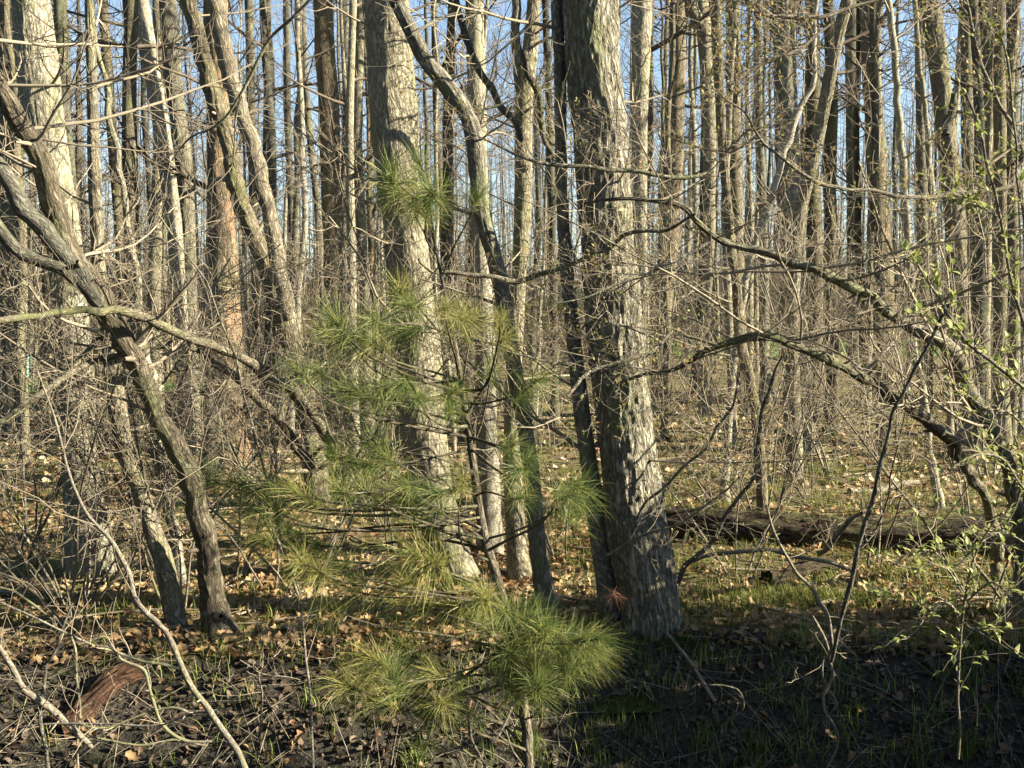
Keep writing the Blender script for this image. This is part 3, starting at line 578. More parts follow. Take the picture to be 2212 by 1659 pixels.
stem("bare_shrub", "twiggy pale shrub arching over the top of the right thicket", "shrub",
     [(6.0, 5.0, [(2250, 380, 9), (2212, 390, 9), (2142, 413, 9), (2055, 418, 9), (1995, 428, 9), (1952, 427, 9), (1875, 409, 8), (1825, 408, 7), (1775, 397, 7), (1725, 367, 6), (1665, 323, 6), (1628, 280, 5), (1605, 240, 4), (1560, 210, 3)]),
      (5.4, 5.2, [(1895, 0, 6), (1808, 27, 8), (1758, 37, 9), (1700, 38, 8), (1655, 35, 8), (1615, 10, 7), (1600, -15, 6)]),
      (5.3, 5.1, [(1790, 55, 5), (1765, 77, 6), (1728, 107, 8), (1675, 123, 9), (1615, 150, 9), (1590, 175, 8), (1580, 195, 6)]),
      (5.2, 5.0, [(2212, 260, 6), (2190, 268, 6), (2160, 230, 6), (2140, 190, 7), (2120, 130, 7), (2105, 80, 7), (2090, 20, 6), (2080, -15, 6)])], STEM, 34, seed=16)
stem("bare_shrub", "thin lit stem slanting through the thickest trunk's lower right", "shrub",
     [(6.4, 6.0, [(1370, 1130, 4), (1395, 1085, 6), (1440, 1050, 6), (1480, 1005, 6), (1530, 960, 7), (1570, 900, 7), (1590, 860, 6), (1600, 790, 5)]), (6.2, 6.0, [(1310, 1200, 4), (1400, 1150, 5), (1470, 1130, 5), (1540, 1080, 5), (1600, 1030, 4)])], LIMB, 14, seed=17)
stem("bare_shrub", "pale crooked twigs dangling below the pine's lowest needles", "shrub",
     [(4.6, 4.7, [(1010, 1500, 5), (1012, 1540, 5), (1018, 1590, 5), (1040, 1640, 5), (1065, 1690, 4)]), (4.6, 4.7, [(1012, 1540, 4), (1018, 1580, 4), (1025, 1620, 3), (1040, 1635, 3)]), (4.7, 4.6, [(1108, 1515, 6), (1095, 1560, 6), (1080, 1590, 5), (1062, 1602, 4)]), (4.7, 4.7, [(1090, 1575, 4), (1105, 1620, 4), (1130, 1655, 4)])], STEM, 2, seed=18, L=(.05, .15))
stem("bare_shrub", "curled pale shoot bending over the dark bank right of centre", "shrub",
     [(5.6, 5.5, [(1555, 1620, 2.5), (1560, 1580, 3), (1575, 1555, 3), (1600, 1535, 3.5), (1606, 1515, 3.5), (1595, 1490, 3), (1560, 1480, 3), (1515, 1480, 2.5)])], DARKB, 2, seed=19, L=(.05, .15))

# tangled shrubs on the left half and in the right thicket
SHR = dict(N=(12, 8, 5), K=(6, 3, 3), w=(.12, .24, .30), up=(.1, .15, .1), tip=.4, rmin=.0016, n=(9, 5), L0=(1.6, .6), ratio=.42, pup=.15)
def shrub(label, x, y, h, n, seed, spread=.5, lean=(0, 0), tw=TWIG, prm=SHR, group=None):
    g = np.random.default_rng(seed); root = thing("bare_shrub", label, "shrub", (x, y, float(gz(x, y))), group)
    T = Tubes()
    for k in range(n):
        a = g.uniform(0, 2 * np.pi); d = unit(np.array((math.cos(a) * spread + lean[0], math.sin(a) * spread + lean[1], 1.0)))
        S = Tubes(); p0 = np.array((math.cos(a) * .08, math.sin(a) * .08, -.03)); Lh = h * g.uniform(.7, 1.15); r = g.uniform(.006, .012)
        T2 = Tubes(); grow(T2, g, p0, d, Lh, r, 0, prm)
        key = (prm['N'][0], prm['K'][0]); main = T2.d.pop(key)
        mg = Tubes(); mg.d[key] = main; mg.geo().build("stem", STEM, root)
        for kk, L in T2.d.items(): T.d.setdefault(kk, []).extend(L)
    buds(root, T, g, .9 if x > 2.2 else .6 if x > .3 else .12, (.012, .032) if x > 2.2 else (.010, .024))
    T.geo().build("twigs", tw, root, kind="stuff"); return root
sh = [("dark tangled shrub at the far left before the arching limbs", -2.75, 6.95, 2.3, 6, .6), ("tangled fine shrub behind the dark forked leaning trunk", -1.75, 8.0, 2.8, 6, .55), ("fine bare brush between the peeling trunk and the pine", -1.2, 10.6, 3.0, 7, .6), ("fine bare brush behind the wavy slender trunk at right", 3.3, 12.0, 3.4, 9, .6), ("wide bare brush beyond the fallen log", 2.2, 11.0, 2.4, 9, .8),("tall tangled shrub filling the space under the dark leaning limbs", -2.3, 7.5, 2.6, 7, .5), ("tangled tan shrub before the thick cream trunk at the left edge", -3.1, 7.7, 2.4, 7, .6),
      ("bushy bare shrub between the peeling trunk and the straight cream one", -2.2, 8.5, 3.2, 7, .5), ("fine twiggy shrub in front of the pale leaning trunk", -1.5, 7.9, 3.2, 7, .5),
      ("bare shrub left of the thick pale trunk among the pine branches", -1.0, 9.2, 3.6, 6, .4), ("thin bare shrub between the crooked trunk and thickest trunk", .45, 9.0, 3.4, 5, .35),
      ("dense bare shrub right of the thickest trunk in the leafy grass", 1.75, 8.3, 3.0, 7, .5), ("bare shrub around the wavy slender trunk", 2.4, 10.2, 3.6, 7, .45),
      ("bare brown shrub under the mossy leaning trunk", 2.9, 8.7, 2.2, 8, .7), ("tall bare shrub behind the pale slender sapling", 4.1, 9.6, 4.0, 7, .45), ("spreading bare shrub at the right edge above the leafy twigs", 3.3, 7.6, 3.4, 7, .5),
      ("low bare shrub left of the ridged pale trunk's foot", -3.0, 7.4, 1.5, 4, .7), ("tall bare shrub at the far left between trunks", -4.1, 9.0, 3.8, 7, .5),
      ("loose bare shrub behind the mossy arching limbs", -2.9, 9.8, 3.2, 7, .5), ("tall fine shrub behind the thickest trunk", 1.0, 11.0, 4.2, 6, .4)]
for k, (lab, x, y, h, n, sp) in enumerate(sh): shrub(lab, x, y, h, n if x < -1.2 and y < 8 else max(3, n - 3), 300 + k, sp)

# ------------------------------------------------------------------ the deep wood: copies of a few trees and saplings
PRM_FAR = dict(N=(6, 5, 4), K=(4, 3, 3), w=(.09, .14, .2), up=(.5, .4, .3), tip=.25, rmin=.003, n=(6, 3), L0=(2.2, 1.1), ratio=.5, pup=.4)
def wild_tree(seed, h, r, mat, tw):
    g = np.random.default_rng(seed); root = bpy.data.objects.new("bare_tree", None); col.objects.link(root)
    n = 16; t = np.linspace(0, 1, n); dx = np.cumsum(g.normal(size=n)) * .05 + g.normal() * .5 * t; dy = np.cumsum(g.normal(size=n)) * .05 + g.normal() * .4 * t
    P = np.stack((dx - dx[0], dy - dy[0], t * h - .1), -1); Rr = r * (1 - .82 * t)
    S = spline(np.column_stack((P, Rr)), 44)
    furrowed(S[:, :3], S[:, 3], 12, seed, 0, 30, .2, (.3, .2)).build("trunk", mat, root)
    T = Tubes()
    for k in range(19):
        f = g.uniform(.06, .98) ** .48; i = int(f * 43); a = g.uniform(0, 2 * np.pi); d = unit(np.array((math.cos(a), math.sin(a), g.uniform(.1, .9))))
        grow(T, g, S[i, :3], d, (.8 + 2.6 * (1 - abs(f - .55))) * g.uniform(.6, 1.1), S[i, 3] * .38, 0, PRM_FAR)
    T.geo().build("crown", tw, root, kind="stuff"); return root
protos = [wild_tree(10 + k, h, r, m, t_) for k, (h, r, m, t_) in enumerate([(17, .125, PALE, TWIGF), (19, .165, GREYD, TWIGF), (15, .07, SMOOTH, TWIGF), (18, .105, DARKB, TWIGF), (12, .045, SMOOTH, TWIGF), (16, .09, OAK, TWIGF), (18, .135, GREYD, TWIGF), (13, .06, REDL, TWIGF)])]
kinds = ["tall pale grey bare trees far back among the others", "stout furrowed bare trees standing far back in the wood", "slim grey bare trees far back between stouter trunks", "dark bare trees standing deep in the wood",
         "very thin smooth bare trees deep in the wood", "mid sized tan bare trees deep in the wood", "broad grey bare trees deep in the wood", "thin reddish barked bare trees deep in the wood"]
labs = ["tall pale bare tree standing far back in the wood", "stout furrowed bare tree standing far back in the wood", "slim grey bare tree standing far back in the wood", "dark barked bare tree standing far back in the wood",
        "very thin smooth bare tree standing far back in the wood", "mid sized tan bare tree standing far back in the wood", "broad grey bare tree standing far back in the wood", "thin bare tree with reddish patches far back in the wood"]
g = np.random.default_rng(7); used = [False] * len(protos); placed = []
ANCH = [(-50, "left edge"), (110, "thick cream trunk"), (240, "dark forked leaning trunk"), (385, "straight cream trunk"), (480, "reddish peeling trunk"), (600, "trunk crossing the peeling one"), (735, "rough reddish sided trunk"), (885, "thick pale trunk"),
        (1035, "crooked slim trunk"), (1125, "knotty pale trunk"), (1300, "thickest trunk"), (1440, "orange streaked trunk"), (1600, "wavy slender trunk"), (1715, "dark trunk with sunlit edge"), (1840, "dark even trunk"), (1900, "trunk with orange scar"), (1965, "tall pale sapling"), (2065, "mottled green trunk"), (2150, "pale ribbed trunk"), (2300, "right edge")]
KW = ["tall pale bare tree", "stout furrowed bare tree", "slim grey bare tree", "dark barked bare tree", "very thin smooth tree", "mid sized tan tree", "broad grey bare tree", "thin reddish tree"]
def where(x, y, what, deep):
    u = 1106 + F * x / y; i = min(range(len(ANCH)), key=lambda k: abs(ANCH[k][0] - u)); side = "left" if u < ANCH[i][0] else "right"
    if i in (0, len(ANCH) - 1): return "%s %s, near the photo's %s" % (what, deep, ANCH[i][1])
    return "%s %s, %s of the %s" % (what, deep, side, ANCH[i][1])
tries = 0
while len(placed) < 285 and tries < 20000:
    tries += 1
    y = 15.5 + 72 * g.random() ** 1.35; half = math.tan(R(26.5)) * y
    x = g.uniform(-half - 1, half + 1)
    if y < 52 and x > 8 and False: continue
    if 30.5 < y < 38 and -17 < x < -1 and g.random() < .8: continue
    if 50 < y < 73 and x > 9 and g.random() < .7: continue
    if abs(x - 1.75) < 2.8 and 24 < y < 43: continue
    if y < 36 and 1160 < 1106 + F * x / y < 1300: continue
    if y < 60 and 1770 < 1106 + F * x / y < 2060 and g.random() < .45: continue
    if any((x - a) ** 2 + (y - b) ** 2 < (1.0 + .008 * y) ** 2 for a, b in placed): continue
    placed.append((x, y)); k = int(g.choice(8, p=(.16, .08, .17, .12, .17, .12, .07, .11)))
    o = protos[k] if not used[k] else copy_tree(protos[k]); used[k] = True
    s = g.uniform(.6, 1.15); o.location = (x, y, float(gz(x, y)) - .03); o.rotation_euler = (0, 0, g.uniform(0, 6.28)); o.scale = (s, s, max(s, .85) * g.uniform(.9, 1.1))
    tag(o, where(x, y, KW[k], "fairly near" if y < 30 else "halfway back" if y < 48 else "far back" if y < 66 else "deepest in"), "tree", kinds[k])
# trees standing out of frame on the sunny side, whose shade falls into the picture
for k in range(14):
    y = g.uniform(8.5, 34); x = math.tan(R(25)) * y + 2.5 + g.uniform(0, 16); i = int(g.integers(len(protos)))
    o = copy_tree(protos[i]); o.location = (x, y, float(gz(x, y)) - .03); o.rotation_euler = (0, 0, g.uniform(0, 6.28)); tag(o, labs[i], "tree", kinds[i])
def far_wood():
    g = np.random.default_rng(21); T = Tubes(); T2 = Tubes()
    for k in range(950):
        y = g.uniform(58, 150); x = g.uniform(-1, 1) * (math.tan(R(28)) * y + 4); z = float(gz(x, y)) - .1; h = g.uniform(12, 20)
        P = np.stack((x + np.linspace(0, g.normal() * .7, 6), y + np.zeros(6), z + np.linspace(0, h, 6)), -1)
        T.add(P, g.uniform(.03, .11) * np.linspace(1, .25, 6), 5, g.random())
        for j in range(7):
            a = g.uniform(0, 6.28); q = P[0] + (P[-1] - P[0]) * g.uniform(.05, .98) ** .6; d = unit(np.array((math.cos(a), math.sin(a), g.uniform(.1, 1))))
            grow(T2, g, q, d, g.uniform(1.5, 3.5), .016, 0, dict(PRM_FAR, N=(4, 2), K=(3, 3), w=(.15, .2), up=(.4, .3), n=(6,), L0=(4.0,), rmin=.007))
    for k in range(1700):
        y = g.uniform(50, 150); x = g.uniform(-1, 1) * (math.tan(R(28)) * y + 4); z = float(gz(x, y)) - .1
        for j in range(3): grow(T2, g, np.array((x, y, z)), unit(np.array((g.normal() * .35, g.normal() * .35, 1))), g.uniform(2.5, 8), .02, 0, dict(PRM_FAR, N=(4, 2), K=(3, 3), w=(.15, .2), up=(.4, .3), n=(8,), L0=(5.0,), rmin=.008))
    G = T.geo(); G2 = T2.geo()
    G.add(np.concatenate(G2.v), quads=np.concatenate(G2.q), bark=np.concatenate(G2.bark), rnd=np.concatenate(G2.rnd))
    o = G.build("distant_woods", TWIGF, kind="stuff"); tag(o, "far mass of bare trunks and brown twigs closing the wood", "woods")
far_wood()
def sky_block_wood():
    # unseen evergreens, added left of and behind the camera to block sky light
    g = np.random.default_rng(33); G = Geo(); T = Tubes(); spots = []
    for k in range(46): spots.append((g.uniform(-40, 4), g.uniform(-34, -12)))
    for k in range(60):
        y = g.uniform(-10, 60); spots.append((-(math.tan(R(27)) * max(y, 0) + g.uniform(7, 24)), y))
    for x, y in spots:
        h = g.uniform(8, 14); z0 = float(gz(x, y)); n = 700; zz = g.random(n) ** .8; a = g.uniform(0, 6.28, n); rr = (2.6 * (1.05 - zz)) * np.sqrt(g.random(n))
        p = np.stack((x + rr * np.cos(a), y + rr * np.sin(a), z0 + .3 + zz * h), -1); u = unit_rows(g.normal(size=(n, 3))); v = unit_rows(np.cross(u, g.normal(size=(n, 3)))); s = g.uniform(.25, .5, n)[:, None]
        G.add(np.stack((p - u * s, p + v * s * .4, p + u * s, p - v * s * .4), 1), quads=np.arange(n * 4).reshape(-1, 4), rnd=np.repeat(g.random(n), 4))
        T.add(np.stack((np.full(5, x), np.full(5, y), np.linspace(z0 - .1, z0 + h * .95, 5)), -1), np.linspace(.16, .02, 5), 6, g.random())
    o = G.build("sky_block_evergreens", BUSHDARK, kind="stuff"); tag(o, "unseen evergreens added left and behind to block sky light", "woods")
    t = T.geo().build("trunks", DARKB, o, kind="stuff")
def unit_rows(v): return v / (np.linalg.norm(v, axis=-1, keepdims=True) + 1e-9)
sky_block_wood()
# understory
PRM_UND = dict(N=(9, 6, 4), K=(4, 3, 3), w=(.09, .15, .2), up=(.25, .25, .2), tip=.25, rmin=.0018, n=(6, 3), L0=(2.0, .8), ratio=.40, pup=.35)
def wild_sapling(seed, n, h):
    g = np.random.default_rng(seed); root = bpy.data.objects.new("bare_shrub", None); col.objects.link(root); T = Tubes(); M = Tubes()
    for k in range(n):
        a = g.uniform(0, 6.28); T2 = Tubes(); grow(T2, g, np.array((math.cos(a) * .1, math.sin(a) * .1, -.05)), unit(np.array((math.cos(a) * .3, math.sin(a) * .3, 1))), h * g.uniform(.6, 1.1), .016 * g.uniform(.6, 1.3), 0, PRM_UND)
        M.d.setdefault((9, 4), []).extend(T2.d.pop((9, 4)))
        for kk, L in T2.d.items(): T.d.setdefault(kk, []).extend(L)
    M.geo().build("stems", TWIGG, root); T.geo().build("twigs", TWIGF, root, kind="stuff"); return root
und = [wild_sapling(60 + k, n, h) for k, (n, h) in enumerate([(5, 3.6), (3, 4.6), (7, 2.8), (2, 5.4), (6, 4.2)])]
ulab = ["several stemmed bare shrub among the trunks deep in the wood", "three stemmed tall bare shrub among the trunks deep in the wood", "low dense bare shrub among the trunks deep in the wood", "two stemmed bare sapling among the trunks deep in the wood", "tall bushy bare shrub among the trunks deep in the wood"]
ugrp = ["several stemmed undergrowth shrubs", "three stemmed undergrowth shrubs", "low dense undergrowth shrubs", "two stemmed undergrowth saplings", "tall bushy undergrowth shrubs"]
uu = [False] * 5
for k in range(30):
    y = 13 + 36 * g.random() ** 1.1; x = g.uniform(-1, 1) * (math.tan(R(26)) * y + .5); i = int(g.integers(5))
    if abs(x - 1.75) < 2.2 and 26 < y < 42: continue
    o = und[i] if not uu[i] else copy_tree(und[i]); uu[i] = True
    s = g.uniform(.7, 1.2); o.location = (x, y, float(gz(x, y))); o.rotation_euler = (0, 0, g.uniform(0, 6.28)); o.scale = (s, s, s); tag(o, where(x, y, ["several stemmed shrub", "three stemmed tall shrub", "low dense shrub", "two stemmed sapling", "tall bushy shrub"][i], "fairly near" if y < 20 else "halfway back" if y < 32 else "far back"), "shrub", ugrp[i])

dup = {}
for o in sc.objects:
    if o.parent is None and o.get("group") and o.get("category") in ("tree", "shrub") and any(q in o["label"] for q in (", left of", ", right of", ", near the")): dup.setdefault(o["label"], []).append(o)
for L in dup.values():
    L.sort(key=lambda o: o.location.y)
    for k, o in enumerate(L):
        if len(L) > 1: o["label"] += ", " + (["closer one", "farther one"] if len(L) == 2 else ["closest", "second closest", "third closest", "fourth closest", "fifth closest", "farthest"])[min(k, 5)]
# ------------------------------------------------------------------ pine sapling
def needles(seed, n, L, dead=False):
    """One shoot: needles set along its last part, leaning forward near the tip and hanging out and down further back."""
    g = np.random.default_rng(seed); S = 6
    f = g.random(n) ** .75; a = g.uniform(0, 2 * np.pi, n)
    tilt = np.clip(1.55 - 1.15 * f + g.normal(0, .28, n), .05, 2.1) if not dead else g.uniform(1.2, 2.6, n)
    d = np.stack((np.sin(tilt) * np.cos(a), np.sin(tilt) * np.sin(a), np.cos(tilt)), -1)
    ln = L * g.uniform(.55, 1.12, n) * (.85 + .2 * f); t = np.linspace(0, 1, S)
    base = np.stack((f * 0, f * 0, (f - 1) * .62 * L * (.3 if dead else 1)), -1) + g.normal(size=(n, 3)) * .008 * L
    P = base[:, None] + d[:, None] * ln[:, None, None] * t[None, :, None]
    P += np.cumsum(g.normal(size=(n, S, 3)), axis=1) * .018 * L
    side = np.cross(d, g.normal(size=(n, 3))); side /= np.linalg.norm(side, axis=1, keepdims=True)
    wd = .0007 * np.array((1, 1, 1, 1, .8, .2))
    V = np.stack((P - side[:, None] * wd[None, :, None], P + side[:, None] * wd[None, :, None]), 2).reshape(n, S * 2, 3)
    q = np.array([(2 * i, 2 * i + 1, 2 * i + 3, 2 * i + 2) for i in range(S - 1)])
    G = Geo(); f = (q[None] + (np.arange(n) * S * 2)[:, None, None]).reshape(-1, 4)
    rnd = np.repeat(np.clip(g.normal(.42, .33, n), 0, 1), S * 2)
    if not dead: return V.reshape(-1, 3), np.repeat(base, S * 2, 0), f, rnd
    G.add(V, quads=f, rnd=rnd); return G
tuft_src = [needles(400 + k, 210, .165) for k in range(4)] + [needles(410 + k, 200, .165) for k in range(3)]
TUFTS = [(845, 385, 60), (880, 420, 62), (930, 415, 55), (905, 350, 40), (1035, 425, 34), (866, 625, 52), (880, 660, 50), (990, 690, 58), (960, 665, 45), (1020, 690, 42), (720, 690, 58), (755, 735, 62), (700, 720, 45), (850, 715, 55), (805, 690, 50), (800, 745, 50),
         (690, 805, 45), (640, 800, 50), (750, 845, 58), (790, 860, 50), (870, 830, 52), (905, 860, 45), (980, 845, 48), (1090, 730, 42), (1075, 690, 34), (1168, 820, 42), (1060, 800, 40), (800, 955, 62), (760, 1000, 58), (830, 985, 52), (720, 980, 45), (1110, 960, 46), (1122, 1015, 50), (1150, 990, 40), (450, 1030, 52), (500, 1040, 55), (555, 1060, 66), (640, 1060, 64), (600, 1105, 62), (545, 1100, 52), (690, 1090, 58),
         (735, 1060, 52), (790, 1060, 50), (860, 1080, 56), (880, 1050, 46), (940, 1070, 52), (995, 1035, 48), (1128, 1075, 46), (1250, 1055, 58), (1225, 1075, 46), (680, 1175, 62), (620, 1150, 52), (560, 1160, 42), (890, 1195, 72), (745, 1225, 52), (690, 1235, 52), (765, 1275, 52), (870, 1265, 70), (700, 1310, 42), (650, 1215, 48),
         (1050, 1295, 56), (1030, 1340, 50), (1090, 1320, 46), (1130, 1350, 62), (1175, 1375, 66), (1225, 1390, 60), (1270, 1400, 56), (1105, 1420, 60), (1160, 1440, 62), (1215, 1440, 58), (1250, 1430, 52), (1295, 1380, 50), (1125, 1480, 54), (1170, 1485, 52), (1095, 1460, 48), (860, 1390, 60), (895, 1420, 62), (935, 1460, 62), (905, 1510, 60), (960, 1520, 56), (850, 1460, 54), (820, 1470, 64), (740, 1480, 56), (765, 1440, 54), (800, 1420, 52), (990, 1495, 32)]
def pine():
    g = np.random.default_rng(77)
    tp = [(1140, 1640, 24, 4.9), (1132, 1540, 22, 4.9), (1118, 1420, 22, 4.9), (1090, 1310, 21, 4.95), (1072, 1245, 20, 5.0), (1052, 1180, 19, 5.0), (1036, 1106, 18, 5.05), (1022, 1000, 15, 5.1), (1004, 880, 12, 5.1), (985, 760, 10, 5.1), (962, 640, 8, 5.1), (938, 520, 6, 5.1), (915, 430, 4, 5.1)]
    q = []
    for u, v, wd, Y in tp: p = at(u, v, Y); q.append((*p, wd * .5 / F * np.linalg.norm(p - CAM)))
    q = np.array(q); gb = float(gz(q[0, 0], q[0, 1])); q = np.vstack(([q[0, 0], q[0, 1], gb - .06, q[0, 3] * 1.1], q)) if q[0, 2] > gb else q
    o0 = np.array((q[0, 0], q[0, 1], gb)); root = thing("pine_sapling", "young green pine with long drooping needles on the near bank", "tree", o0)
    S = spline(q, 70); furrowed(S[:, :3] - o0, S[:, 3], 16, 3.3, 0, 30, .2, None).build("trunk", GREYD, root)
    for k, (u, v, r) in enumerate(TUFTS):
        Y = 4.75 + g.uniform(-.4, .35); p = at(u, v, Y)
        # starts lower on the trunk than it ends, then lifts at the tip
        zt = np.clip(p[2] - g.uniform(-.12, .42), gb + .25, S[-1, 2] - .05)
        i = int(np.argmin(np.abs(S[:, 2] - zt))); a = S[i, :3]; L = np.linalg.norm(p - a)
        side = g.normal(size=3) * .05 * L; end = unit(np.array((p[0] - a[0], p[1] - a[1], .0)) * 1.0 + np.array((g.normal() * .35, g.normal() * .35, .15 + .6 * g.random())) * L)
        c = np.vstack((a, a + (p - a) * .35 + side + [0, 0, -.03 * L], a + (p - a) * .75 + side * .6 + [0, 0, -.05 * L], p - end * .03, p))
        Sl = spline(np.column_stack((c, np.linspace(min(.009, .003 + .006 * L), .0022, 5))), 16)
        br = furrowed(Sl[:, :3] - o0, Sl[:, 3], 7, k, 0, 30, .2, None).build("branch", GREYD, root)
        yel = (v > 1100 and g.random() < .3) or (u > 930 and 640 < v < 740) or g.random() < .18
        for m in range(2 if r > 66 or g.random() < .2 else 1):
            src = tuft_src[4 + int(g.integers(3))] if yel else tuft_src[int(g.integers(4))]
            ax = Vector(end + g.normal(size=3) * (.3 + .4 * m)); qd = ax.to_track_quat('Z', 'Y').to_matrix(); Mq = np.array(qd)
            s = (r * 1.55) / F * Y / .165 * g.uniform(.9, 1.15)
            # the needles of every tuft hang by their own weight, so each tuft gets its own mesh
            V = src[0] @ Mq.T * s; B = src[1] @ Mq.T * s; e = np.linalg.norm(V - B, axis=1)
            V[:, 2] -= 1.35 * e ** 2 * np.clip(1.25 - .9 * np.abs((V - B)[:, 2]) / (e + 1e-6), .2, 1.25)
            Gt = Geo(); Gt.add(V, quads=src[2], rnd=src[3]); me = Gt.mesh("needle_tuft", NEEDLEY if yel else NEEDLE, False)
            t = bpy.data.objects.new("needle_tuft", me); col.objects.link(t); t.parent = br; t["kind"] = "stuff"
            t.location = Vector((p if not m else Sl[12, :3]) - o0 + (g.normal(size=3) * .03 if m else 0))
pine()
dn = needles(500, 70, .17, True).build("needle_bundle", NEEDLER); p = at(1325, 1275, 6.2); dn.location = p; dn.scale = (.62, .62, .9)
tag(dn, "rust red dead pine needles hanging in front of the thickest trunk's foot", "needles")

# ------------------------------------------------------------------ leafy shrub on the right
def leaf_template(n=5):
    t = np.linspace(0, 1, n); wv = .30 * np.sin(np.pi * t ** .8) + .02
    V = np.zeros((n, 3, 3)); V[:, :, 1] = t[:, None]; V[:, 0, 0] = -wv; V[:, 2, 0] = wv; V[:, 0, 2] = .12 * wv / .3; V[:, 2, 2] = .12 * wv / .3; V[:, :, 2] -= (.25 * t ** 2)[:, None]
    q = [(3 * i + j, 3 * i + j + 1, 3 * i + 4 + j, 3 * i + 3 + j) for i in range(n - 1) for j in (0, 1)]
    return V.reshape(-1, 3), np.array(q)
LV, LQ = leaf_template()
leaf_me = []
for k in range(6):
    G = Geo(); G.add(LV, quads=LQ, rnd=.1 + .16 * k); leaf_me.append(G.mesh("leaf", BUSHLEAF))
def leafy(label, parts, nleaf, seed, size=(.022, .034), twigs=6):
    root = stem("leafy_shrub", label, "shrub", parts, STEM, 0, seed=seed); g = np.random.default_rng(seed)
    o0 = np.array(root.location); T = Tubes(); tips = []
    for Ya, Yb, pts in parts:
        q = np.array([at(u, v, Ya + (Yb - Ya) * k / max(1, len(pts) - 1)) for k, (u, v, wd) in enumerate(pts)]); S = spline(q, 40)
        tips += [(S[i], unit(S[i] - S[i - 1])) for i in range(8, 40)]
        for k in g.integers(6, 40, twigs):
            d = unit(unit(S[k] - S[k - 1]) + g.normal(size=3) * .7 + [0, 0, .2]); L = g.uniform(.08, .28)
            dd = d + np.cumsum(g.normal(size=(6, 3)), axis=0) * .12; dd /= np.linalg.norm(dd, axis=1, keepdims=True); P = np.vstack((S[k], S[k] + np.cumsum(dd, axis=0) * L / 6))
            T.add(P - o0, np.linspace(.0022, .001, 7), 4, g.random()); tips += [(P[i], dd[i - 1]) for i in range(1, 7)] * 2
    T.geo().build("twigs", TWIG, root, kind="stuff")
    for k in range(nleaf):
        p, d = tips[int(g.integers(len(tips)))]
        o = bpy.data.objects.new("leaf", leaf_me[int(g.integers(6))]); col.objects.link(o); o.parent = root
        dr = Vector(unit(d * .7 + g.normal(size=3) * .6 + [0, 0, .45])); o.location = p - o0 + g.normal(size=3) * .004
        o.rotation_euler = dr.to_track_quat('Y', 'Z').to_euler(); s = g.uniform(*size); o.scale = (s * .9, s, s)
leafy("leafy twig with small green oval leaves slanting at the right edge", [(3.9, 3.7, [(2260, 870, 7), (2212, 836, 7), (2142, 780, 7), (2092, 740, 6), (2058, 693, 6), (2025, 640, 5), (1995, 596, 4), (1972, 553, 3)])], 170, 31, size=(.026, .04), twigs=16)
leafy("low leafy shrub with pale green leaves above the dark bank on the right", [(4.4, 4.2, [(2070, 1640, 5), (2072, 1500, 5), (2075, 1380, 5), (2090, 1270, 5), (2110, 1190, 4), (2150, 1120, 4)]), (4.4, 4.3, [(2080, 1330, 4), (2040, 1300, 4), (2010, 1320, 4), (1985, 1330, 3)]), (4.4, 4.2, [(2085, 1290, 4), (2030, 1200, 4), (1990, 1185, 3)]), (4.4, 4.2, [(2085, 1300, 4), (2140, 1260, 4), (2180, 1280, 4), (2210, 1230, 3)]), (4.3, 4.2, [(2080, 1340, 4), (2110, 1360, 4), (2150, 1350, 3)])], 260, 32, size=(.026, .042), twigs=9)
leafy("sparse leafy twigs in front of the fallen log's right end", [(5.6, 5.5, [(2190, 1330, 5), (2120, 1240, 5), (2060, 1180, 5), (1980, 1230, 4), (1900, 1200, 3)]), (5.6, 5.5, [(2130, 1190, 4), (2190, 1100, 4), (2210, 1020, 4), (2190, 940, 3)])], 160, 33, size=(.03, .045), twigs=9)
leafy("upright leafy shoots with tiny pale leaves at the upper right edge", [(5.0, 4.8, [(2230, 760, 6), (2190, 620, 6), (2165, 480, 5), (2140, 380, 5), (2120, 290, 4), (2085, 200, 3)]), (5.0, 4.9, [(2240, 560, 5), (2205, 430, 5), (2195, 300, 4), (2180, 160, 4), (2160, 60, 3)]), (5.0, 4.8, [(2150, 470, 4), (2100, 430, 4), (2060, 420, 3)])], 280, 34, size=(.026, .042), twigs=16)
leafy("leafy bramble sprays hanging over the fallen log at the far right", [(5.2, 5.0, [(2230, 1080, 5), (2170, 1000, 5), (2120, 980, 4), (2060, 1010, 3)]), (5.2, 5.0, [(2235, 960, 5), (2190, 900, 5), (2130, 880, 4), (2090, 850, 3)]), (5.1, 5.0, [(2230, 1180, 5), (2160, 1150, 4), (2110, 1180, 4), (2050, 1240, 3)])], 260, 35, size=(.026, .042), twigs=14)
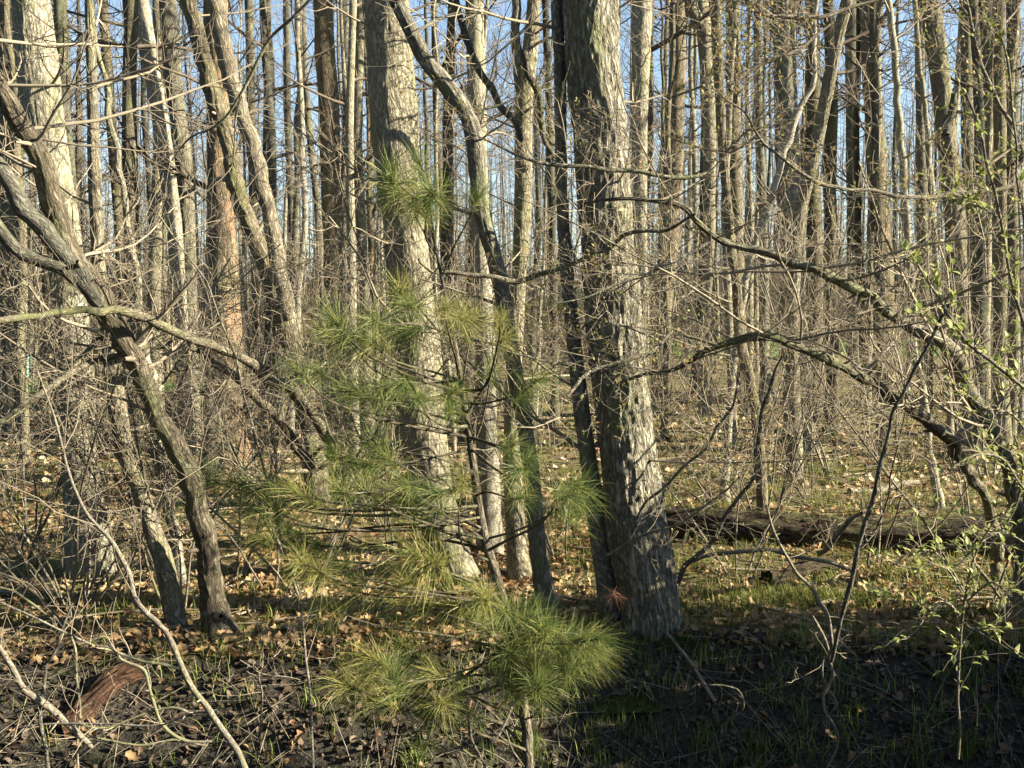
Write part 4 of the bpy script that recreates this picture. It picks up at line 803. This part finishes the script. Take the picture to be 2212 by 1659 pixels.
# unseen evergreen shrubs, added right of the view to shade the bank
def evergreen(x, y, h, w_, seed):
    g = np.random.default_rng(seed); n = 2300; root = thing("shade_shrub", "unseen evergreen shrub added to shade the bank", "shrub", (x, y, float(gz(x, y))), "unseen added shrubs shading the ditch")
    a = g.uniform(0, 6.28, n); zz = g.random(n); rr = w_ * np.sqrt(g.random(n)) * (1.05 - .75 * np.abs(zz - .4))
    p = np.stack((rr * np.cos(a), rr * np.sin(a), .1 + zz * h), -1); fr = unit_rows(g.normal(size=(n, 3))); sd_ = unit_rows(np.cross(fr, g.normal(size=(n, 3)))); up = np.cross(fr, sd_)
    s = g.uniform(.07, .13, n)[:, None]; V = np.stack((p, p + fr * s * .5 - sd_ * s * .32, p + fr * s, p + fr * s * .5 + sd_ * s * .32), 1)
    G = Geo(); G.add(V, quads=np.arange(n * 4).reshape(-1, 4), rnd=np.repeat(g.random(n), 4)); G.build("foliage", BUSHDARK, root, kind="stuff")
    T = Tubes()
    for k in range(5):
        b = g.uniform(0, 6.28); T.add(np.stack((np.cos(b) * np.linspace(.03, w_ * .5, 6), np.sin(b) * np.linspace(.03, w_ * .5, 6), np.linspace(-.1, h * .85, 6)), -1), np.linspace(.03, .006, 6), 6, g.random())
    T.geo().build("stem", STEM, root)
def unit_rows(v): return v / (np.linalg.norm(v, axis=-1, keepdims=True) + 1e-9)
for k, (x, y, h, w_) in enumerate([(4.5, 6.0, 2.0, .8), (4.3, 4.9, 2.2, .8), (5.6, 5.6, 2.6, .9), (5.5, 4.4, 2.8, .9), (6.8, 4.8, 3.3, 1.0), (4.1, 3.8, 2.2, .7), (6.6, 5.9, 3.0, .9), (7.6, 5.2, 3.6, 1.0), (5.2, 6.45, 2.7, .6)]): evergreen(x, y, h, w_, 700 + k)

# ------------------------------------------------------------------ logs, stumps, sticks on the ground
def log(name, label, p0, p1, r0, r1, mat, seed, K=48, amp=.02, endmat=None):
    p0, p1 = np.array(p0, float), np.array(p1, float); L = np.linalg.norm(p1 - p0); n = int(max(30, L / .03)); t = np.linspace(0, 1, n)
    P = p0 + (p1 - p0) * t[:, None]; P[:, 2] += .04 * np.sin(t * 5 + seed); Rr = r0 + (r1 - r0) * t
    root = thing(name, label, "log", p0); G = furrowed(P - p0, Rr, K, seed, amp, 26, .08, None); V = G.v[0]; b = G.bark[0]
    G.build("bark", mat, root)
    for k, idx in (("cut_end", slice(0, K)), ("cut_end", slice(len(V) - K, len(V)))):
        ring = V[idx].astype(float); c = ring.mean(0); inn = c + (ring - c) * .55; d = unit(p1 - p0) * (-1 if idx.start == 0 else 1); inn = inn - d * .02
        E = Geo(); m = np.arange(K); E.add(np.vstack((ring, inn, c - d * .05)), quads=np.stack((m, (m + 1) % K, K + (m + 1) % K, K + m), -1), tris=np.stack((K + m, K + (m + 1) % K, np.full(K, 2 * K)), -1), bark=np.vstack((ring, inn, c)))
        E.build(k, endmat or mat, root)
    return root
def gp(u, v, lift=0.0):
    Y = ground_hit(u, v); p = at(u, v, Y); return np.array((p[0], p[1], float(gz(p[0], p[1])) + lift))
a, b = gp(1440, 1165, .10), gp(2230, 1205, .13); log("fallen_log", "long dark rotting log lying across the right side", a, b, .15, .21, LOGM, 1.7, amp=.03)
log("fallen_log", "short black ended log lying in the leaves by the bank edge", gp(1655, 1262, .06), gp(1800, 1240, .04), .075, .05, LOGM, 4.1)
log("fallen_log", "broken reddish log lying on the dark bank at bottom left", gp(300, 1475, .05), gp(125, 1590, .05), .05, .075, DEAD, 6.3, amp=.03)
log("fallen_log", "pale straight pole lying on the leaves by the peeling trunk", gp(545, 925, .07), gp(640, 930, .07), .05, .045, PALE, 2.2, K=16, amp=.004)
log("fallen_log", "orange lit log lying left of the peeling trunk", gp(330, 975, .08), gp(470, 965, .08), .07, .06, DEAD, 8.2, K=20, amp=.01)
log("fallen_log", "greyish log lying on the leaves far behind the pine", gp(960, 800, .12), gp(1035, 795, .12), .16, .14, GREY, 9.1, K=20, amp=.01)
log("fallen_log", "thin pale log lying in the sunlit grass right of the thickest trunk", gp(1835, 1068, .05), gp(1985, 1058, .05), .035, .03, PALE, 3.4, K=14, amp=.003)
log("fallen_log", "slim grey log lying beyond the grass at the far right", gp(1850, 800, .1), gp(2080, 800, .1), .1, .08, DARKB, 3.9, K=16, amp=.005)
log("tree_stump", "pale broken stump leaning behind the wavy slender trunk", gp(1655, 870, .0), gp(1655, 870, .0) + np.array((.05, .1, .75)), .2, .09, PALE, 5.5, K=24, amp=.02)
# moss mounds on the bank edge
def mound(label, u, v, rx, ry, h, seed):
    p = gp(u, v); g = np.random.default_rng(seed); n = 28; a = np.linspace(0, 2 * np.pi, n, endpoint=False); G = Geo(); V = []
    for rr in np.linspace(1, 0.05, 9): V.append(np.stack((rx * rr * np.cos(a), ry * rr * np.sin(a), h * (1 - rr ** 2) - .04 + .02 * vnoise(np.cos(a) * 3 + seed, np.sin(a) * 3, rr * 4)), -1))
    i = np.arange(8)[:, None] * n; j = np.arange(n)[None]; q = np.stack((i + j, i + (j + 1) % n, i + n + (j + 1) % n, i + n + j), -1)
    G.add(np.concatenate(V), quads=q, rnd=g.random(n * 9)); o = G.build("moss_mound", MOSS); o.location = p; tag(o, label, "moss")
    # short moss blades
    m = 900; aa = g.uniform(0, 6.28, m); rr = np.sqrt(g.random(m)) * .98; P = np.stack((rx * rr * np.cos(aa), ry * rr * np.sin(aa), h * (1 - rr ** 2) - .03), -1)
    t = Geo(); d = unit_rows(g.normal(size=(m, 3)) * .5 + [0, 0, 1]); s = g.normal(size=(m, 3)) * .004; t.add(np.stack((P - s, P + s, P + d * .03), 1), tris=np.arange(m * 3).reshape(-1, 3), rnd=np.repeat(g.random(m), 3))
    t.build("moss_tips", MOSS, o, kind="stuff")
mound("broad low moss mound on the bank edge right of the vine", 1880, 1305, .42, .16, .09, 1)
mound("small bright moss cushion between the pale trunk and pine", 985, 1275, .16, .10, .10, 2)
mound("moss cushion at the thickest trunk's right foot", 1480, 1390, .22, .10, .05, 3)
mound("yellow moss patch left of the ridged pale trunk's foot", 240, 1330, .22, .1, .06, 4)
mound("moss patch below the big lowest pine needles", 1350, 1520, .25, .12, .05, 5)

# ------------------------------------------------------------------ leaf litter and grass
def rotm(g, n, flat):
    z = unit_rows(g.normal(size=(n, 3)) * flat + [0, 0, 1]); x = unit_rows(np.cross(z, g.normal(size=(n, 3)))); return np.stack((x, np.cross(z, x), z), -1)
def oak(n=7):
    wv = np.array((.03, .2, .13, .3, .2, .26, .02)); t = np.linspace(0, 1, n); V = np.zeros((n, 3, 3)); V[:, :, 1] = t[:, None] - .5
    V[:, 0, 0] = -wv; V[:, 2, 0] = wv
    return V, np.array([(3 * i + j, 3 * i + j + 1, 3 * i + 4 + j, 3 * i + 3 + j) for i in range(n - 1) for j in (0, 1)])
OV, OQ = oak()
OV5 = OV[[0, 1, 3, 5, 6]]; OQ5 = OQ[:8]
def leaves(xy, size, seed, flat=.45, lift=.012, rn=None, fine=True):
    OVx, OQx = (OV, OQ) if fine else (OV5, OQ5)
    g = np.random.default_rng(seed); n = len(xy); V = np.repeat(OVx[None], n, 0).copy()
    fold = g.uniform(-.1, .9, n)[:, None, None]; curl = g.normal(0, .5, n)[:, None, None]
    V[..., 2] = fold * np.abs(V[..., 0]) + curl * (V[..., 1] ** 2) + g.normal(0, .5, n)[:, None, None] * V[..., 0] * V[..., 1]
    V = V.reshape(n, -1, 3) * g.uniform(*size, n)[:, None, None]; V = np.einsum('nij,nkj->nki', rotm(g, n, flat), V)
    z = gz(xy[:, 0], xy[:, 1]) + lift * g.uniform(.3, 2.2, n)
    V += np.stack((xy[:, 0], xy[:, 1], z), -1)[:, None]
    m = OVx.shape[0] * 3; G = Geo(); G.add(V, quads=(OQx[None] + (np.arange(n) * m)[:, None, None]).reshape(-1, 4), rnd=np.repeat(g.random(n) if rn is None else rn, m)); return G
g = np.random.default_rng(3)
def scatter(n, y0, y1, pw=1.0):
    y = y0 + (y1 - y0) * g.random(n) ** pw; x = g.uniform(-1, 1, n) * (math.tan(R(26)) * y + .3); return np.stack((x, y), -1)
xy = scatter(20000, 6.4, 13, 1.2); xy = xy[xy[:, 1] > edge_y(xy[:, 0]) - .15]
pn = vnoise(xy[:, 0] * 1.1, xy[:, 1] * 1.1, 2); xy = xy[(g.random(len(xy)) < .25 + 1.1 * pn) & ((xy[:, 0] < .8) | (g.random(len(xy)) < .7))]; pn = vnoise(xy[:, 0] * 1.6, xy[:, 1] * 1.6, 7)
leaves(xy, (.03, .115), 11, .6, rn=np.clip(.15 + .6 * pn + .3 * (g.random(len(xy)) - .4), 0, 1)).build("leaf_litter", LITTER, kind="stuff")
xy = scatter(9000, 13, 30, 1.3); leaves(xy, (.06, .16), 12, .4, fine=False).build("leaf_litter", LITTER, kind="stuff")
xy = scatter(9000, 5.0, 7.0); xy = xy[xy[:, 1] < edge_y(xy[:, 0]) + .05]; leaves(xy, (.015, .065), 13, .5, rn=g.random(len(xy)) ** 1.5, fine=False).build("bank_leaf_litter", SOILLEAF, kind="stuff")
def grass(xy, h, wd, seed, mat, name="grass", dense=1):
    g = np.random.default_rng(seed); n = len(xy); t = np.array((0, .35, .7, 1.0)); a = g.uniform(0, 6.28, n); bend = np.abs(g.normal(0, .45, n)) + .08; hh = g.uniform(*h, n)
    hx, hy = np.cos(a), np.sin(a); out = bend[:, None] * t[None] ** 2 * hh[:, None]; z = hh[:, None] * t[None] * (1 - .35 * np.minimum(bend, 1)[:, None] * t[None])
    C = np.stack((xy[:, :1] + out * hx[:, None], xy[:, 1:2] + out * hy[:, None], gz(xy[:, 0], xy[:, 1])[:, None] - .01 + z), -1)
    sd_ = np.stack((-hy, hx, hx * 0), -1); ww = g.uniform(*wd, n)[:, None] * np.array((.8, 1, .7, .08))[None]
    V = np.stack((C - sd_[:, None] * ww[..., None], C + sd_[:, None] * ww[..., None]), 2).reshape(n, 8, 3)
    q = np.array([(2 * i, 2 * i + 1, 2 * i + 3, 2 * i + 2) for i in range(3)])
    G = Geo(); G.add(V, quads=(q[None] + (np.arange(n) * 8)[:, None, None]).reshape(-1, 4), rnd=np.repeat(g.random(n), 8)); return G
def clumps(nc, per, y0, y1, sp, keep=None, pw=1.0):
    c = scatter(nc, y0, y1, pw)
    if keep is not None: c = c[keep(c)]
    p = np.repeat(c, per, 0); return p + g.normal(0, sp, p.shape)
right = lambda c: g.random(len(c)) < np.where(c[:, 0] > .4, 1.0, .3)
xy = clumps(1700, 24, 7.0, 15, .07, lambda c: right(c) & (c[:, 1] > edge_y(c[:, 0]) + .1), 1.1)
grass(xy, (.05, .15), (.0018, .0035), 41, GRASS).build("grass", GRASS, kind="stuff")
xy = clumps(420, 24, 13, 26, .12, right); grass(xy, (.07, .18), (.003, .006), 42, GRASS).build("grass", GRASS, kind="stuff")
xy = np.stack((g.normal(1.95, .30, 2600), g.normal(7.75, .10, 2600)), -1); grass(xy, (.05, .12), (.0015, .003), 43, GRASS).build("grass", GRASS, kind="stuff")
xy = clumps(620, 15, 5.3, 6.9, .05, lambda c: g.random(len(c)) < np.where(c[:, 0] > -.3, .95, .25)); grass(xy, (.05, .17), (.0014, .003), 44, GRASSD).build("grass", GRASSD, kind="stuff")
glab = ["tall bright green grass tuft at the bottom right", "loose grass tuft at the bottom edge right of the vine", "grass tuft at the bottom edge below the pine needles", "grass tuft with brown dead base right of the pine", "thin grass tuft under the leafy shrub at right", "grass tuft among dark twigs below the pine's left needles", "small yellow green grass tuft beside the twisted vine", "grass tuft beside the thickest trunk's left foot"]
for k, (u, v, hh, n) in enumerate([(2085, 1640, .2, 90), (1975, 1650, .16, 60), (1140, 1625, .2, 110), (1640, 1640, .15, 70), (2110, 1400, .2, 50), (900, 1650, .16, 60), (1700, 1330, .10, 50), (1300, 1240, .14, 70)]):
    p = gp(u, v); xy = p[None, :2] + g.normal(0, .035, (n, 2)); G = grass(xy, (hh * .5, hh), (.0016, .0032), 60 + k, GRASS); tag(G.build("grass_tuft", GRASS if k not in (2, 5) else GRASSD), glab[k], "grass")
def sticks(n, y0, y1, ln, rad, mat, name, seed, keep):
    g2 = np.random.default_rng(seed); T = Tubes(); c = scatter(n, y0, y1); c = c[keep(c)]
    for x, y in c:
        a = g2.uniform(0, np.pi); L = g2.uniform(*ln); t = np.linspace(-.5, .5, 6) * L; px = x + np.cos(a) * t; py = y + np.sin(a) * t + np.cumsum(g2.normal(0, .02 * L, 6))
        T.add(np.stack((px, py, gz(px, py) + .015 + g2.random() * .02), -1), g2.uniform(*rad) * np.linspace(1, .5, 6), 5, g2.random())
    T.geo().build(name, mat, kind="stuff")
sticks(760, 5.0, 6.9, (.1, .6), (.001, .003), TWIG, "twig_litter", 81, lambda c: c[:, 1] < edge_y(c[:, 0]) + .1)
sticks(420, 6.9, 20, (.3, 1.5), (.004, .014), TWIG, "twig_litter", 82, lambda c: c[:, 1] > 0)
# single oak leaves that catch the eye on the dark bank
big = leaves(np.zeros((1, 2)), (.1, .1), 5); 
leafmes = []
for k in range(5):
    V = OV.copy(); gg = np.random.default_rng(90 + k); V[..., 2] = gg.uniform(.2, .9) * np.abs(V[..., 0]) + gg.normal(0, .8) * V[..., 1] ** 2; G = Geo(); G.add(V.reshape(-1, 3), quads=OQ, rnd=gg.uniform(.1, .6)); leafmes.append(G.mesh("oak_leaf", LITTER))
for k in range(70):
    u, v = g.uniform(60, 2180), g.uniform(1385, 1655); p = gp(u, v); o = bpy.data.objects.new("oak_leaf", leafmes[k % 5]); col.objects.link(o); s = g.uniform(.05, .09)
    o.location = p + [0, 0, .025]; o.scale = (s, s, s); o.rotation_euler = (g.normal() * .5 + .5, g.normal() * .5, g.uniform(0, 6.28)); zone = ["beside the broken reddish log", "below the ridged pale trunk", "under the pine's lowest needles", "beside the pine's foot", "below the thickest trunk's foot", "around the twisted pale vine", "under the low leafy shrub"][int(np.searchsorted((330, 650, 1000, 1330, 1640, 1930), u))]
    tag(o, "%s curled brown oak leaf on the dark bank %s" % ("small" if s < .065 else "large" if s > .077 else "middling", zone), "leaf", "oak leaves on the bank " + zone)

# ------------------------------------------------------------------ things far beyond the trees
def box(G, x0, x1, y0, y1, z0, z1):
    v = [(x, y, z) for z in (z0, z1) for y in (y0, y1) for x in (x0, x1)]
    G.add(v, quads=[(0, 2, 3, 1), (4, 5, 7, 6), (0, 1, 5, 4), (2, 6, 7, 3), (0, 4, 6, 2), (1, 3, 7, 5)])
SID = plain("siding_brown", (.34, .27, .20), .8); TRIM = plain("trim_green", (.42, .47, .42), .6); ROOF = plain("roof_grey", (.12, .115, .11), .9)
sx, sy = 1.9, 36.0; sz = float(gz(sx, sy)) - .1
hs = thing("garden_shed", "brown sided shed with a pale green gable seen between trunks", "shed", (sx, sy, sz))
G = Geo(); box(G, -1.7, 1.7, .02, 3.0, 0, 2.5); G.build("wall", SID, hs, False)
pl = None
for k in range(20):
    if pl is None:
        G = Geo(); G.add([(-1.74, 0, 0), (1.74, 0, 0), (1.74, .02, .12), (-1.74, .02, .12), (-1.74, .03, 0), (1.74, .03, 0)], quads=[(0, 1, 2, 3), (4, 5, 1, 0)]); pl = G.build("plank", SID, hs, False); pl.location = (0, 0, .05)
    else:
        c = pl.copy(); col.objects.link(c); c.parent = hs; c.location = (0, 0, .05 + .122 * k)
G = Geo(); G.add([(-1.75, 0, 2.5), (1.75, 0, 2.5), (0, 0, 3.5), (-1.75, .1, 2.5), (1.75, .1, 2.5), (0, .1, 3.5)], tris=[(0, 1, 2), (5, 4, 3)], quads=[(0, 3, 4, 1)]); G.build("gable", TRIM, hs, False)
for s in (-1, 1):
    G = Geo(); G.add([(s * 2.0, -.25, 2.38), (0, -.25, 3.55), (0, 3.2, 3.55), (s * 2.0, 3.2, 2.38), (s * 2.0, -.25, 2.46), (0, -.25, 3.63), (0, 3.2, 3.63), (s * 2.0, 3.2, 2.46)], quads=[(0, 1, 2, 3), (4, 5, 6, 7), (0, 1, 5, 4), (2, 3, 7, 6), (0, 3, 7, 4)]); G.build("roof_slope", ROOF, hs, False)
def lathe(prof, K=20):
    r = np.array(prof, float); a = np.arange(K) * 2 * np.pi / K; V = np.stack((r[:, :1] * np.cos(a), r[:, :1] * np.sin(a), r[:, 1:2] * np.ones(K)), -1); n = len(r)
    i = np.arange(n - 1)[:, None] * K; j = np.arange(K)[None]; G = Geo(); G.add(V, quads=np.stack((i + j, i + (j + 1) % K, i + K + (j + 1) % K, i + K + j), -1)); return G
HYD = plain("hydrant_red", (.55, .10, .12), .5, .1)
p = at(1988, 722, 73); hy = thing("fire_hydrant", "tiny red hydrant standing on the lawn beyond the trees", "hydrant", (p[0], 73, float(gz(p[0], 73))))
lathe([(.2, 0), (.2, .06), (.14, .07), (.14, .55), (.18, .56), (.18, .6)]).build("barrel", HYD, hy); lathe([(.16, .6), (.15, .7), (.1, .78), (.04, .8), (.04, .86), (0, .86)]).build("bonnet", HYD, hy)
for s in (-1, 1):
    o = lathe([(.07, 0), (.07, .1), (.09, .1), (.09, .16), (0, .16)], 12).build("outlet_cap", HYD, hy); o.location = (s * .12, 0, .42); o.rotation_euler = (0, s * math.pi / 2, 0)
for u, mname, c, lab in ((54, "bin_teal", (.10, .27, .23), "small teal bin showing through twigs at the left edge"), (41, "bin_white", (.65, .68, .62), "small white bin beside the teal one at the left edge")):
    p = at(u, 780, 40); z = float(gz(p[0], 40)); bn = thing("waste_bin", lab, "bin", (p[0], 40, z)); m = plain(mname, c, .5, .12)
    lathe([(.11, 0), (.14, .72), (0, .72)]).build("bin_body", m, bn); lathe([(.155, .73), (.15, .8), (.07, .88), (0, .9)]).build("lid", m, bn)
